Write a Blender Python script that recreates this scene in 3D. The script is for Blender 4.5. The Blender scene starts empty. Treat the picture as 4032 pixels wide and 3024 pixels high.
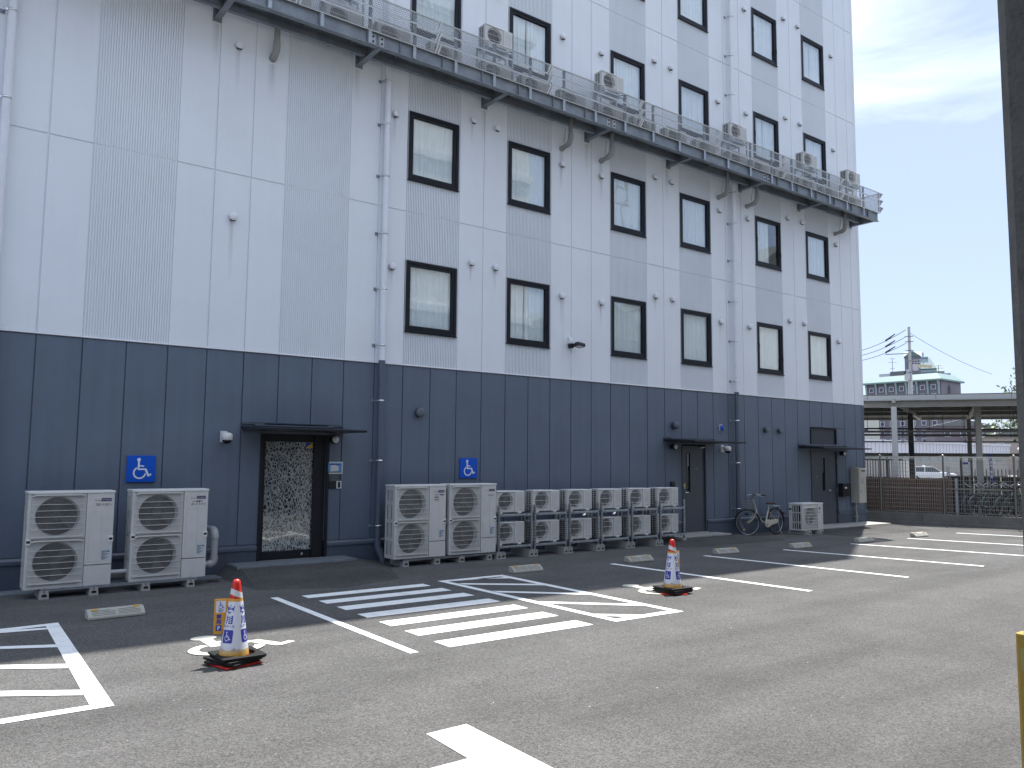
import bpy, bmesh, math, random
from mathutils import Vector, Matrix, Euler
random.seed(7)
scene = bpy.context.scene
COL = scene.collection
R = math.radians
PI = math.pi

# ------------------------------------------------------------------ camera
YAW, PITCH, ROLL = 0.6462, 0.0918, 0.0093
cy_, sy_ = math.cos(YAW), math.sin(YAW)
fwd = Vector((sy_*math.cos(PITCH), cy_*math.cos(PITCH), math.sin(PITCH)))
rgt = Vector((cy_, -sy_, 0)); upv = rgt.cross(fwd)
r2 = rgt*math.cos(ROLL) + upv*math.sin(ROLL); u2 = -rgt*math.sin(ROLL) + upv*math.cos(ROLL)
cam_d = bpy.data.cameras.new('camera'); cam = bpy.data.objects.new('camera', cam_d); COL.objects.link(cam)
cam_d.sensor_fit = 'HORIZONTAL'; cam_d.sensor_width = 36.0; cam_d.lens = 3180.9/4032*36
cam_d.clip_start = 0.05; cam_d.clip_end = 4000
M = Matrix.Identity(4)
for i in range(3):
    M[i][0] = r2[i]; M[i][1] = u2[i]; M[i][2] = -fwd[i]
M[0][3], M[1][3], M[2][3] = -1.4634, -13.3236, 1.9019
cam.matrix_world = M
scene.camera = cam

# ------------------------------------------------------------------ world, sun, exposure
SUN_EL, SUN_AZ = R(66.3), R(62.4)          # azimuth clockwise from +Y
world = bpy.data.worlds.new('World'); scene.world = world; world.use_nodes = True
wn = world.node_tree; wn.nodes.clear()
def wnode(t, **k):
    n = wn.nodes.new(t)
    for a, b in k.items(): setattr(n, a, b)
    return n
out = wnode('ShaderNodeOutputWorld'); bg = wnode('ShaderNodeBackground')
sky = wnode('ShaderNodeTexSky', sky_type='NISHITA'); sky.sun_disc = False
sky.sun_elevation = SUN_EL; sky.sun_rotation = SUN_AZ; sky.air_density = 1.0; sky.dust_density = 0.8; sky.ozone_density = 2.2
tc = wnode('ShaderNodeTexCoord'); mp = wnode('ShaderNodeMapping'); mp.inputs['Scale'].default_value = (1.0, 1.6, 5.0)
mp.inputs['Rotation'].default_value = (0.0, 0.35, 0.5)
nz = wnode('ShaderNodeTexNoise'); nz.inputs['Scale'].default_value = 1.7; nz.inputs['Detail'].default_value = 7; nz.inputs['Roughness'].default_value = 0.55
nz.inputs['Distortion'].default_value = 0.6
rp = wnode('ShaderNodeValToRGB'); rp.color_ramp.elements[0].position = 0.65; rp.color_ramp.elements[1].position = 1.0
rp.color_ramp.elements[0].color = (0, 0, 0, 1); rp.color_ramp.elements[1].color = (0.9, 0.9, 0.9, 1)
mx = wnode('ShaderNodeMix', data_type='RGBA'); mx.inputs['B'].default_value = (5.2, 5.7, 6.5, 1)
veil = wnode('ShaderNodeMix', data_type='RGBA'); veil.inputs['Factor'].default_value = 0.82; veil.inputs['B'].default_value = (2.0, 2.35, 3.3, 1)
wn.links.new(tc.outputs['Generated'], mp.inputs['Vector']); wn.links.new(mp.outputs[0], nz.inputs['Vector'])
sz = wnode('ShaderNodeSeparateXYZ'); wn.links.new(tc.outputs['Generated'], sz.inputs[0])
ma = wnode('ShaderNodeMath', operation='MULTIPLY_ADD'); ma.use_clamp = True; ma.inputs[1].default_value = 0.42      # cirrus thickened towards the unseen zenith to add ambient light
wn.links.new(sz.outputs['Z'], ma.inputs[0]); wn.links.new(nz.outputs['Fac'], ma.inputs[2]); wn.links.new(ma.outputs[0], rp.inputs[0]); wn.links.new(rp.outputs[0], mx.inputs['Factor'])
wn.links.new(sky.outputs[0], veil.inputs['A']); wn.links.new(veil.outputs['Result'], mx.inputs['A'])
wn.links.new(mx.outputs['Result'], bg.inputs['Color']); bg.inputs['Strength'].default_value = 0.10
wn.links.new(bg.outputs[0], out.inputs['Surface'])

sl = bpy.data.lights.new('sun', 'SUN'); sl.energy = 2.75; sl.angle = R(0.53); sl.color = (1.0, 0.955, 0.89)
sun = bpy.data.objects.new('sun', sl); COL.objects.link(sun); sun.location = (40, 20, 60)
sd = Vector((math.sin(SUN_AZ)*math.cos(SUN_EL), math.cos(SUN_AZ)*math.cos(SUN_EL), math.sin(SUN_EL)))
sun.rotation_euler = sd.to_track_quat('Z', 'Y').to_euler()

scene.view_settings.view_transform = 'Standard'; scene.view_settings.look = 'None'
scene.view_settings.exposure = 1.62; scene.view_settings.gamma = 1.0; scene.view_settings.use_curve_mapping = False
scene.render.engine = 'CYCLES'
scene.cycles.max_bounces = 7; scene.cycles.diffuse_bounces = 3; scene.cycles.glossy_bounces = 3
scene.cycles.transparent_max_bounces = 14; scene.cycles.transmission_bounces = 4
scene.cycles.sample_clamp_indirect = 6.0; scene.cycles.use_denoising = True
scene.cycles.caustics_reflective = False; scene.cycles.caustics_refractive = False

# ------------------------------------------------------------------ materials
MATS = {}
def mat(name, col=(0.5, 0.5, 0.5), rough=0.6, metal=0.0, var=0.08, scale=3.0, bump=0.0, bscale=60.0, spec=0.5,
        streak=0.0, stretch=(1, 1, 1), dirt=None, dirt_amt=0.0, dirt_scale=1.5):
    """principled surface with world-space noise in colour, optional vertical streaks, dirt patches and fine relief"""
    if name in MATS: return MATS[name]
    m = bpy.data.materials.new(name); m.use_nodes = True; nt = m.node_tree; N = nt.nodes; L = nt.links
    b = N['Principled BSDF']; b.inputs['Roughness'].default_value = rough; b.inputs['Metallic'].default_value = metal
    b.inputs['Specular IOR Level'].default_value = spec
    g = N.new('ShaderNodeNewGeometry'); mpn = N.new('ShaderNodeMapping'); mpn.inputs['Scale'].default_value = stretch
    L.new(g.outputs['Position'], mpn.inputs['Vector'])
    n = N.new('ShaderNodeTexNoise'); n.inputs['Scale'].default_value = scale; n.inputs['Detail'].default_value = 5
    n.inputs['Roughness'].default_value = 0.6
    L.new(mpn.outputs[0], n.inputs['Vector'])
    mr = N.new('ShaderNodeMapRange'); mr.inputs['From Min'].default_value = 0.25; mr.inputs['From Max'].default_value = 0.75
    mr.inputs['To Min'].default_value = 1-var; mr.inputs['To Max'].default_value = 1+var
    L.new(n.outputs['Fac'], mr.inputs['Value'])
    rgb = N.new('ShaderNodeRGB'); rgb.outputs[0].default_value = (*col, 1)
    vm = N.new('ShaderNodeVectorMath'); vm.operation = 'SCALE'
    L.new(rgb.outputs[0], vm.inputs[0]); L.new(mr.outputs[0], vm.inputs['Scale'])
    last = vm.outputs[0]
    if streak > 0:
        m2 = N.new('ShaderNodeMapping'); m2.inputs['Scale'].default_value = (5.0, 5.0, 0.22); L.new(g.outputs['Position'], m2.inputs['Vector'])
        n2 = N.new('ShaderNodeTexNoise'); n2.inputs['Scale'].default_value = 1.6; n2.inputs['Detail'].default_value = 4
        L.new(m2.outputs[0], n2.inputs['Vector'])
        r2_ = N.new('ShaderNodeMapRange'); r2_.inputs['From Min'].default_value = 0.35; r2_.inputs['From Max'].default_value = 0.8
        r2_.inputs['To Min'].default_value = 1.0; r2_.inputs['To Max'].default_value = 1-streak
        L.new(n2.outputs['Fac'], r2_.inputs['Value'])
        v2 = N.new('ShaderNodeVectorMath'); v2.operation = 'SCALE'; L.new(last, v2.inputs[0]); L.new(r2_.outputs[0], v2.inputs['Scale'])
        last = v2.outputs[0]
    if dirt_amt > 0:
        n3 = N.new('ShaderNodeTexNoise'); n3.inputs['Scale'].default_value = dirt_scale; n3.inputs['Detail'].default_value = 8; n3.inputs['Roughness'].default_value = 0.65
        L.new(g.outputs['Position'], n3.inputs['Vector'])
        r3 = N.new('ShaderNodeMapRange'); r3.inputs['From Min'].default_value = 0.5; r3.inputs['From Max'].default_value = 0.72
        r3.inputs['To Max'].default_value = dirt_amt; L.new(n3.outputs['Fac'], r3.inputs['Value'])
        mxx = N.new('ShaderNodeMix'); mxx.data_type = 'RGBA'; mxx.inputs['B'].default_value = (*(dirt or (0.1, 0.09, 0.08)), 1)
        L.new(r3.outputs[0], mxx.inputs['Factor']); L.new(last, mxx.inputs['A']); last = mxx.outputs['Result']
    L.new(last, b.inputs['Base Color'])
    if bump > 0:
        nb = N.new('ShaderNodeTexNoise'); nb.inputs['Scale'].default_value = bscale; nb.inputs['Detail'].default_value = 3
        L.new(g.outputs['Position'], nb.inputs['Vector'])
        bp = N.new('ShaderNodeBump'); bp.inputs['Strength'].default_value = bump; bp.inputs['Distance'].default_value = 0.01
        L.new(nb.outputs['Fac'], bp.inputs['Height']); L.new(bp.outputs[0], b.inputs['Normal'])
    MATS[name] = m
    return m

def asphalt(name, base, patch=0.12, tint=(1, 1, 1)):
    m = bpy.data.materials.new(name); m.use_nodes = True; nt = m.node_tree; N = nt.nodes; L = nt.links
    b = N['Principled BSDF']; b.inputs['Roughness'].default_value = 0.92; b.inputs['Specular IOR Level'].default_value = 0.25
    g = N.new('ShaderNodeNewGeometry')
    def noise(s, d=3, r=0.6, st=None):
        n = N.new('ShaderNodeTexNoise'); n.inputs['Scale'].default_value = s; n.inputs['Detail'].default_value = d; n.inputs['Roughness'].default_value = r
        if st:
            q = N.new('ShaderNodeMapping'); q.inputs['Scale'].default_value = st; L.new(g.outputs['Position'], q.inputs['Vector']); L.new(q.outputs[0], n.inputs['Vector'])
        else: L.new(g.outputs['Position'], n.inputs['Vector'])
        return n
    def rng(src, a, b_, c, d):
        q = N.new('ShaderNodeMapRange'); q.inputs['From Min'].default_value = a; q.inputs['From Max'].default_value = b_
        q.inputs['To Min'].default_value = c; q.inputs['To Max'].default_value = d; L.new(src, q.inputs['Value']); return q.outputs[0]
    def mul(a, b_):
        q = N.new('ShaderNodeMath'); q.operation = 'MULTIPLY'; L.new(a, q.inputs[0]); L.new(b_, q.inputs[1]); return q.outputs[0]
    vor = N.new('ShaderNodeTexVoronoi'); vor.inputs['Scale'].default_value = 95; L.new(g.outputs['Position'], vor.inputs['Vector'])
    sep = N.new('ShaderNodeSeparateColor'); L.new(vor.outputs['Color'], sep.inputs[0])
    a1 = rng(sep.outputs[0], 0, 1, 0.62, 1.38)                     # single chips of aggregate
    a2 = rng(noise(1.1, 6, 0.6).outputs['Fac'], 0.3, 0.7, 1-patch, 1+patch)
    a3 = rng(noise(22, 5, 0.8).outputs['Fac'], 0.25, 0.75, 0.78, 1.22)
    a4 = rng(noise(0.5, 6, 0.6, (0.35, 2.2, 1)).outputs['Fac'], 0.36, 0.56, 1.0-patch*1.5, 1.03)   # long paving and tyre marks
    v2 = N.new('ShaderNodeTexVoronoi'); v2.inputs['Scale'].default_value = 16; L.new(g.outputs['Position'], v2.inputs['Vector'])
    s2 = N.new('ShaderNodeSeparateColor'); L.new(v2.outputs['Color'], s2.inputs[0])
    near = rng(v2.outputs['Distance'], 0.07, 0.11, 1, 0); few = rng(s2.outputs[1], 0.93, 0.95, 0, 1)
    val = mul(mul(a1, a2), mul(a3, a4))
    rgb = N.new('ShaderNodeRGB'); rgb.outputs[0].default_value = (base*tint[0], base*tint[1], base*tint[2], 1)
    vm = N.new('ShaderNodeVectorMath'); vm.operation = 'SCALE'; L.new(rgb.outputs[0], vm.inputs[0]); L.new(val, vm.inputs['Scale'])
    mxx = N.new('ShaderNodeMix'); mxx.data_type = 'RGBA'; mxx.inputs['B'].default_value = (0.36, 0.355, 0.34, 1)
    L.new(mul(near, few), mxx.inputs['Factor']); L.new(vm.outputs[0], mxx.inputs['A'])
    L.new(mxx.outputs['Result'], b.inputs['Base Color'])
    bp = N.new('ShaderNodeBump'); bp.inputs['Strength'].default_value = 0.55; bp.inputs['Distance'].default_value = 0.006
    hs = N.new('ShaderNodeMath'); hs.operation = 'ADD'; L.new(noise(120, 2).outputs['Fac'], hs.inputs[0]); L.new(vor.outputs['Distance'], hs.inputs[1])
    L.new(hs.outputs[0], bp.inputs['Height']); L.new(bp.outputs[0], b.inputs['Normal'])
    MATS[name] = m
    return m

def glass(name, tint=(0.8, 0.85, 0.86), refl=0.14, rough=0.01):
    m = bpy.data.materials.new(name); m.use_nodes = True; nt = m.node_tree; N = nt.nodes; L = nt.links; N.clear()
    o = N.new('ShaderNodeOutputMaterial'); t = N.new('ShaderNodeBsdfTransparent'); t.inputs[0].default_value = (*tint, 1)
    gl = N.new('ShaderNodeBsdfGlossy'); gl.inputs['Roughness'].default_value = rough; gl.inputs['Color'].default_value = (0.95, 0.98, 1, 1)
    lw = N.new('ShaderNodeLayerWeight'); lw.inputs[0].default_value = 0.5
    pw = N.new('ShaderNodeMath'); pw.operation = 'POWER'; pw.inputs[1].default_value = 4.0; L.new(lw.outputs['Facing'], pw.inputs[0])
    ad = N.new('ShaderNodeMath'); ad.operation = 'MULTIPLY_ADD'; ad.use_clamp = True; ad.inputs[1].default_value = 0.7; ad.inputs[2].default_value = refl
    ms = N.new('ShaderNodeMixShader'); L.new(pw.outputs[0], ad.inputs[0]); L.new(ad.outputs[0], ms.inputs[0]); L.new(t.outputs[0], ms.inputs[1]); L.new(gl.outputs[0], ms.inputs[2])
    L.new(ms.outputs[0], o.inputs[0]); MATS[name] = m
    return m

def perforated(name, col, pitch, r, rough=0.4, metal=0.8, ox=1.0):
    """sheet metal with round punched holes, laid out in the sheet's own UV metres"""
    m = bpy.data.materials.new(name); m.use_nodes = True; nt = m.node_tree; N = nt.nodes; L = nt.links
    b = N['Principled BSDF']; b.inputs['Base Color'].default_value = (*col, 1); b.inputs['Roughness'].default_value = rough; b.inputs['Metallic'].default_value = metal
    uv = N.new('ShaderNodeUVMap'); uv.uv_map = 'UVMap'
    sc = N.new('ShaderNodeVectorMath'); sc.operation = 'MULTIPLY'; sc.inputs[1].default_value = (1/(pitch*ox), 1/pitch, 1); L.new(uv.outputs[0], sc.inputs[0])
    fr = N.new('ShaderNodeVectorMath'); fr.operation = 'FRACTION'; L.new(sc.outputs[0], fr.inputs[0])
    sb = N.new('ShaderNodeVectorMath'); sb.operation = 'SUBTRACT'; sb.inputs[1].default_value = (0.5, 0.5, 0); L.new(fr.outputs[0], sb.inputs[0])
    ln = N.new('ShaderNodeVectorMath'); ln.operation = 'LENGTH'; L.new(sb.outputs[0], ln.inputs[0])
    lt = N.new('ShaderNodeMath'); lt.operation = 'GREATER_THAN'; lt.inputs[1].default_value = r/pitch; L.new(ln.outputs['Value'], lt.inputs[0])
    L.new(lt.outputs[0], b.inputs['Alpha']); MATS[name] = m
    return m

def road_paint(name, col, wear=0.35):
    m = bpy.data.materials.new(name); m.use_nodes = True; nt = m.node_tree; N = nt.nodes; L = nt.links
    b = N['Principled BSDF']; b.inputs['Roughness'].default_value = 0.7; b.inputs['Specular IOR Level'].default_value = 0.3
    g = N.new('ShaderNodeNewGeometry')
    n = N.new('ShaderNodeTexNoise'); n.inputs['Scale'].default_value = 4.5; n.inputs['Detail'].default_value = 9; n.inputs['Roughness'].default_value = 0.7; L.new(g.outputs['Position'], n.inputs['Vector'])
    f = N.new('ShaderNodeTexNoise'); f.inputs['Scale'].default_value = 90; f.inputs['Detail'].default_value = 4; L.new(g.outputs['Position'], f.inputs['Vector'])
    r1 = N.new('ShaderNodeMapRange'); r1.inputs['From Min'].default_value = 0.5; r1.inputs['From Max'].default_value = 0.8; r1.inputs['To Max'].default_value = wear; L.new(n.outputs['Fac'], r1.inputs['Value'])
    r2_ = N.new('ShaderNodeMapRange'); r2_.inputs['From Min'].default_value = 0.64; r2_.inputs['From Max'].default_value = 0.7; r2_.inputs['To Max'].default_value = 0.75; L.new(f.outputs['Fac'], r2_.inputs['Value'])
    mxm = N.new('ShaderNodeMath'); mxm.operation = 'MAXIMUM'; L.new(r1.outputs[0], mxm.inputs[0]); L.new(r2_.outputs[0], mxm.inputs[1])
    mxx = N.new('ShaderNodeMix'); mxx.data_type = 'RGBA'; mxx.inputs['A'].default_value = (*col, 1); mxx.inputs['B'].default_value = (0.2, 0.2, 0.19, 1)
    L.new(mxm.outputs[0], mxx.inputs['Factor']); L.new(mxx.outputs['Result'], b.inputs['Base Color'])
    bp = N.new('ShaderNodeBump'); bp.inputs['Strength'].default_value = 0.4; bp.inputs['Distance'].default_value = 0.004; L.new(f.outputs['Fac'], bp.inputs['Height']); L.new(bp.outputs[0], b.inputs['Normal'])
    MATS[name] = m
    return m

# ------------------------------------------------------------------ mesh builder
class MB:
    def __init__(s): s.v = []; s.f = []; s.m = []; s.uv = {}; s.smooth = set()
    def add(s, vs, fs, mi=0, smooth=False):
        o = len(s.v); s.v += [tuple(p) for p in vs]
        for f in fs:
            if smooth: s.smooth.add(len(s.f))
            s.f.append(tuple(i+o for i in f)); s.m.append(mi)
    def box(s, x0, y0, z0, x1, y1, z1, mi=0):
        if x0 > x1: x0, x1 = x1, x0
        if y0 > y1: y0, y1 = y1, y0
        if z0 > z1: z0, z1 = z1, z0
        s.add([(x0,y0,z0),(x1,y0,z0),(x1,y1,z0),(x0,y1,z0),(x0,y0,z1),(x1,y0,z1),(x1,y1,z1),(x0,y1,z1)],
              [(3,2,1,0),(4,5,6,7),(0,1,5,4),(1,2,6,5),(2,3,7,6),(3,0,4,7)], mi)
    def frame_box(s, p0, p1, w, h, mi=0, up=Vector((0,0,1))):
        """bar from p0 to p1, w wide sideways, h high"""
        p0, p1 = Vector(p0), Vector(p1); d = (p1-p0).normalized()
        if abs(d.dot(up)) > 0.99: up = Vector((0,1,0))
        a = d.cross(up).normalized()*(w/2); b = a.cross(d).normalized()*(h/2)
        vs = [p0-a-b, p0+a-b, p0+a+b, p0-a+b, p1-a-b, p1+a-b, p1+a+b, p1-a+b]
        s.add(vs, [(0,1,2,3),(7,6,5,4),(0,4,5,1),(1,5,6,2),(2,6,7,3),(3,7,4,0)], mi)
    def ext(s, poly, axis, a, b, mi=0):
        """extrude a 2D polygon along axis ('x': poly=(y,z), 'y': poly=(x,z), 'z': poly=(x,y))"""
        def P(u, v, w): return {'x': (w, u, v), 'y': (u, w, v), 'z': (u, v, w)}[axis]
        n = len(poly); vs = [P(u, v, a) for u, v in poly] + [P(u, v, b) for u, v in poly]
        s.add(vs, [tuple(range(n)), tuple(range(2*n-1, n-1, -1))] + [(i, i+n, (i+1) % n+n, (i+1) % n) for i in range(n)], mi)
    def cyl(s, p0, p1, r0, r1=None, n=12, mi=0, caps=True, smooth=True):
        r1 = r0 if r1 is None else r1; p0, p1 = Vector(p0), Vector(p1); d = (p1-p0).normalized()
        q = Vector((0,0,1)) if abs(d.z) < 0.9 else Vector((1,0,0)); a = d.cross(q).normalized(); b = d.cross(a)
        vs = []
        for p, r in ((p0, r0), (p1, r1)): vs += [p + (a*math.cos(2*PI*i/n) + b*math.sin(2*PI*i/n))*r for i in range(n)]
        s.add(vs, [(i, (i+1) % n, (i+1) % n+n, i+n) for i in range(n)], mi, smooth)
        if caps: s.add(vs, [tuple(range(n-1, -1, -1)), tuple(range(n, 2*n))], mi)
    def tube(s, pts, r, n=8, mi=0, closed=False):
        pts = [Vector(p) for p in pts]; k = len(pts); vs = []; prev = None
        for i, p in enumerate(pts):
            a_ = pts[i-1] if (i > 0 or closed) else p; b_ = pts[(i+1) % k] if (i < k-1 or closed) else p
            d = (b_-a_).normalized()
            if prev is None:
                q = Vector((0,0,1)) if abs(d.z) < 0.9 else Vector((1,0,0)); a = d.cross(q).normalized()
            else: a = (prev - d*prev.dot(d)).normalized()
            prev = a; b = d.cross(a); vs += [p + (a*math.cos(2*PI*j/n) + b*math.sin(2*PI*j/n))*r for j in range(n)]
        fs = []
        for i in range(k if closed else k-1):
            o1, o2 = i*n, ((i+1) % k)*n
            fs += [(o1+j, o1+(j+1) % n, o2+(j+1) % n, o2+j) for j in range(n)]
        s.add(vs, fs, mi, True)
        if not closed: s.add(vs, [tuple(range(n-1, -1, -1)), tuple(range((k-1)*n, k*n))], mi)
    def lathe(s, prof, n=24, mi=0, org=(0,0,0), axis='z', smooth=True):
        vs = []; k = len(prof)
        for r, h in prof:
            for i in range(n):
                c, t = math.cos(2*PI*i/n)*r, math.sin(2*PI*i/n)*r
                p = {'z': (c, t, h), 'y': (c, h, t), 'x': (h, c, t)}[axis]
                vs.append((p[0]+org[0], p[1]+org[1], p[2]+org[2]))
        fs = [(j*n+i, j*n+(i+1) % n, (j+1)*n+(i+1) % n, (j+1)*n+i) for j in range(k-1) for i in range(n)]
        s.add(vs, fs, mi, smooth)
    def disc(s, c, r, axis='y', n=24, mi=0):
        vs = []
        for i in range(n):
            a, b = math.cos(2*PI*i/n)*r, math.sin(2*PI*i/n)*r
            p = {'z': (a, b, 0), 'y': (a, 0, b), 'x': (0, a, b)}[axis]; vs.append((c[0]+p[0], c[1]+p[1], c[2]+p[2]))
        s.add(vs, [tuple(range(n))], mi)
    def hole_face(s, x0, x1, z0, z1, cx, cz, r, y, mi=0, n=32):
        """vertical face at y with a round hole"""
        outer = []; inner = []
        angs = sorted(set([round(2*PI*i/n, 6) for i in range(n)] + [round(math.atan2(zz-cz, xx-cx) % (2*PI), 6) for xx in (x0, x1) for zz in (z0, z1)]))
        for a in angs:
            c, t = math.cos(a), math.sin(a); k = 1e9
            if c > 1e-9: k = min(k, (x1-cx)/c)
            if c < -1e-9: k = min(k, (x0-cx)/c)
            if t > 1e-9: k = min(k, (z1-cz)/t)
            if t < -1e-9: k = min(k, (z0-cz)/t)
            outer.append((cx+c*k, y, cz+t*k)); inner.append((cx+c*r, y, cz+t*r))
        q = len(angs); s.add(outer+inner, [(i, (i+1) % q, (i+1) % q+q, i+q) for i in range(q)], mi)
    def mesh(s, name, mats, bevel=0.0, bseg=1):
        me = bpy.data.meshes.new(name); me.from_pydata(s.v, [], s.f)
        for m in mats: me.materials.append(m)
        for i, p in enumerate(me.polygons):
            p.material_index = s.m[i]
            if i in s.smooth: p.use_smooth = True
        bm = bmesh.new(); bm.from_mesh(me)
        if bevel > 0:
            bmesh.ops.remove_doubles(bm, verts=bm.verts, dist=1e-6)
            ed = [e for e in bm.edges if len(e.link_faces) == 2 and e.calc_face_angle(0) > R(40)]
            bmesh.ops.bevel(bm, geom=ed, offset=bevel, segments=bseg, profile=0.7, affect='EDGES', clamp_overlap=True)
        bmesh.ops.recalc_face_normals(bm, faces=bm.faces)
        bm.to_mesh(me); bm.free()
        return me

def obj(name, me, parent=None, loc=(0,0,0), rot=(0,0,0), kind=None):
    o = bpy.data.objects.new(name, me); COL.objects.link(o); o.location = loc; o.rotation_euler = rot
    if parent is not None: o.parent = parent
    if kind: o['kind'] = kind
    return o
def part(name, mb, mats, parent, bevel=0.0, kind=None, loc=(0,0,0)):
    if not isinstance(mats, (list, tuple)): mats = [mats]
    return obj(name, mb.mesh(name, mats, bevel), parent, loc, kind=kind)
def tag(o, label, cat, group=None):
    o['label'] = label; o['category'] = cat
    if group: o['group'] = group
    return o
def thing(name, label, cat, loc=(0,0,0), rz=0.0, group=None):
    o = bpy.data.objects.new(name, None); COL.objects.link(o); o.location = loc; o.rotation_euler = (0,0,rz)
    o.empty_display_size = 0.1
    return tag(o, label, cat, group)
KIDS = {}
def copy_tree(o, loc=None, rz=None, label=None, parent=None):
    c = o.copy(); COL.objects.link(c)
    if parent is not None: c.parent = parent
    for ch in list(o.children): copy_tree(ch, parent=c)
    if loc is not None: c.location = loc
    if rz is not None: c.rotation_euler = (0,0,rz)
    if label: c['label'] = label
    return c

def text_mesh(s, size=1.0, bold=0.0, align='LEFT'):
    """lettering as a flat mesh in the xy plane; returns (verts, faces, width)"""
    cu = bpy.data.curves.new('lettering', 'FONT'); cu.body = s; cu.size = size; cu.offset = bold; cu.resolution_u = 2; cu.align_x = align
    t = bpy.data.objects.new('lettering', cu); COL.objects.link(t)
    dg = bpy.context.evaluated_depsgraph_get(); me = bpy.data.meshes.new_from_object(t.evaluated_get(dg))
    vs = [tuple(v.co) for v in me.vertices]; fs = [tuple(p.vertices) for p in me.polygons]
    bpy.data.objects.remove(t); bpy.data.curves.remove(cu); bpy.data.meshes.remove(me)
    return vs, fs
def wall_text(mb, s, x, z, h, y, mi=0, bold=0.0, sx=1.0, align='LEFT'):
    vs, fs = text_mesh(s, h, bold*h, align)
    mb.add([(x+a*sx, y, z+b) for a, b, c in vs], fs, mi)

def stroke(poly, w):
    """list of quads for a poly-line of width w"""
    out = []
    for (a, b) in zip(poly[:-1], poly[1:]):
        a, b = Vector(a), Vector(b); d = (b-a).normalized(); n = Vector((-d.y, d.x))*(w/2); a = a-d*w*0.0
        out.append([tuple(a-n), tuple(b-n), tuple(b+n), tuple(a+n)])
    return out
def isa_pieces(t=1.0, hr=0.068):
    """wheelchair user symbol in a unit square, as convex polygons"""
    P = []
    P.append([(0.40+hr*math.cos(q*PI/9), 0.86+hr*math.sin(q*PI/9)) for q in range(18)])
    P.append([(0.40-0.035*t, 0.80), (0.40-0.035*t, 0.455), (0.40+0.032*t, 0.455), (0.40+0.035*t, 0.80)])
    P += stroke([(0.43, 0.625), (0.60, 0.60)], 0.05*t)
    P.append([(0.43, 0.485+0.03*t), (0.43, 0.485-0.03*t), (0.655, 0.485-0.03*t), (0.685, 0.485+0.03*t)])
    P.append([(0.665+0.03*t, 0.485+0.03*t), (0.655-0.035*t, 0.475), (0.77-0.03*t, 0.205), (0.77+0.03*t, 0.255)])
    P.append([(0.77-0.03*t, 0.205), (0.77, 0.235-0.04*t), (0.89, 0.30-0.035*t), (0.865, 0.295+0.028*t), (0.79, 0.24+0.035*t)])
    c = (0.44, 0.345); ro, ri = 0.215+0.03*t, 0.215-0.03*t
    a0, a1, n = R(118), R(352), 22
    for i in range(n):
        t0, t1 = a0+(a1-a0)*i/n, a0+(a1-a0)*(i+1)/n
        P.append([(c[0]+ri*math.cos(t0), c[1]+ri*math.sin(t0)), (c[0]+ro*math.cos(t0), c[1]+ro*math.sin(t0)),
                  (c[0]+ro*math.cos(t1), c[1]+ro*math.sin(t1)), (c[0]+ri*math.cos(t1), c[1]+ri*math.sin(t1))])
    return P
ISA = isa_pieces(); ISA_G = isa_pieces(1.2, 0.09)
# ------------------------------------------------------------------ palette
W_LIGHT = mat('light_siding', (0.755, 0.79, 0.82), rough=0.5, var=0.035, scale=0.8, bump=0.06, bscale=40, streak=0.025, dirt=(0.6, 0.6, 0.59), dirt_amt=0.12, dirt_scale=0.9)
W_DARK = mat('slate_siding', (0.112, 0.145, 0.194), rough=0.5, var=0.09, scale=1.2, bump=0.08, bscale=35, streak=0.12, dirt=(0.12, 0.125, 0.13), dirt_amt=0.16, dirt_scale=1.3)
W_PLINTH = mat('slate_plinth', (0.066, 0.088, 0.122), rough=0.6, var=0.12, scale=2, bump=0.15, streak=0.15, dirt=(0.11, 0.105, 0.1), dirt_amt=0.25, dirt_scale=3)
TRIM_W = mat('white_flashing', (0.72, 0.73, 0.74), rough=0.4, var=0.04)
TRIM_D = mat('slate_flashing', (0.085, 0.105, 0.14), rough=0.38, var=0.06)
FRAME_M = mat('black_window_metal', (0.010, 0.012, 0.018), rough=0.45, var=0.06, spec=0.25)
GLASS = glass('window_glass', (0.97, 0.995, 1.0), 0.10)
CURTAIN = mat('curtain_cloth', (0.88, 0.90, 0.88), rough=0.9, var=0.05, scale=5)
ROOM = mat('room_wall', (0.5, 0.49, 0.46), rough=0.9)
PIPE_W = mat('white_pipe', (0.76, 0.78, 0.82), rough=0.4, var=0.05, streak=0.08)
PIPE_D = mat('slate_pipe', (0.085, 0.105, 0.14), rough=0.45, var=0.08)
PIPE_G = mat('grey_pipe', (0.30, 0.31, 0.31), rough=0.5, var=0.1, dirt=(0.2, 0.17, 0.14), dirt_amt=0.35, dirt_scale=6)
CHROME = mat('bright_clip', (0.72, 0.73, 0.74), rough=0.18, metal=1.0, var=0.1)
GALV = mat('galvanised_steel', (0.36, 0.40, 0.43), rough=0.42, metal=0.75, var=0.22, scale=14, bump=0.05)
GALV_D = mat('weathered_galvanised_beam', (0.22, 0.25, 0.28), rough=0.5, metal=0.2, var=0.2, scale=5, dirt=(0.3, 0.32, 0.33), dirt_amt=0.3, dirt_scale=2.5)
BLACK = mat('black_plastic', (0.012, 0.013, 0.015), rough=0.4)
BLACKM = mat('black_painted_metal', (0.014, 0.016, 0.02), rough=0.4, spec=0.3)
VENT_W = mat('white_vent', (0.76, 0.77, 0.79), rough=0.35, var=0.04)
VENT_D = mat('slate_vent', (0.10, 0.115, 0.135), rough=0.35, var=0.05)
WHITE_P = mat('white_plastic', (0.72, 0.72, 0.70), rough=0.35, var=0.03)
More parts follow.
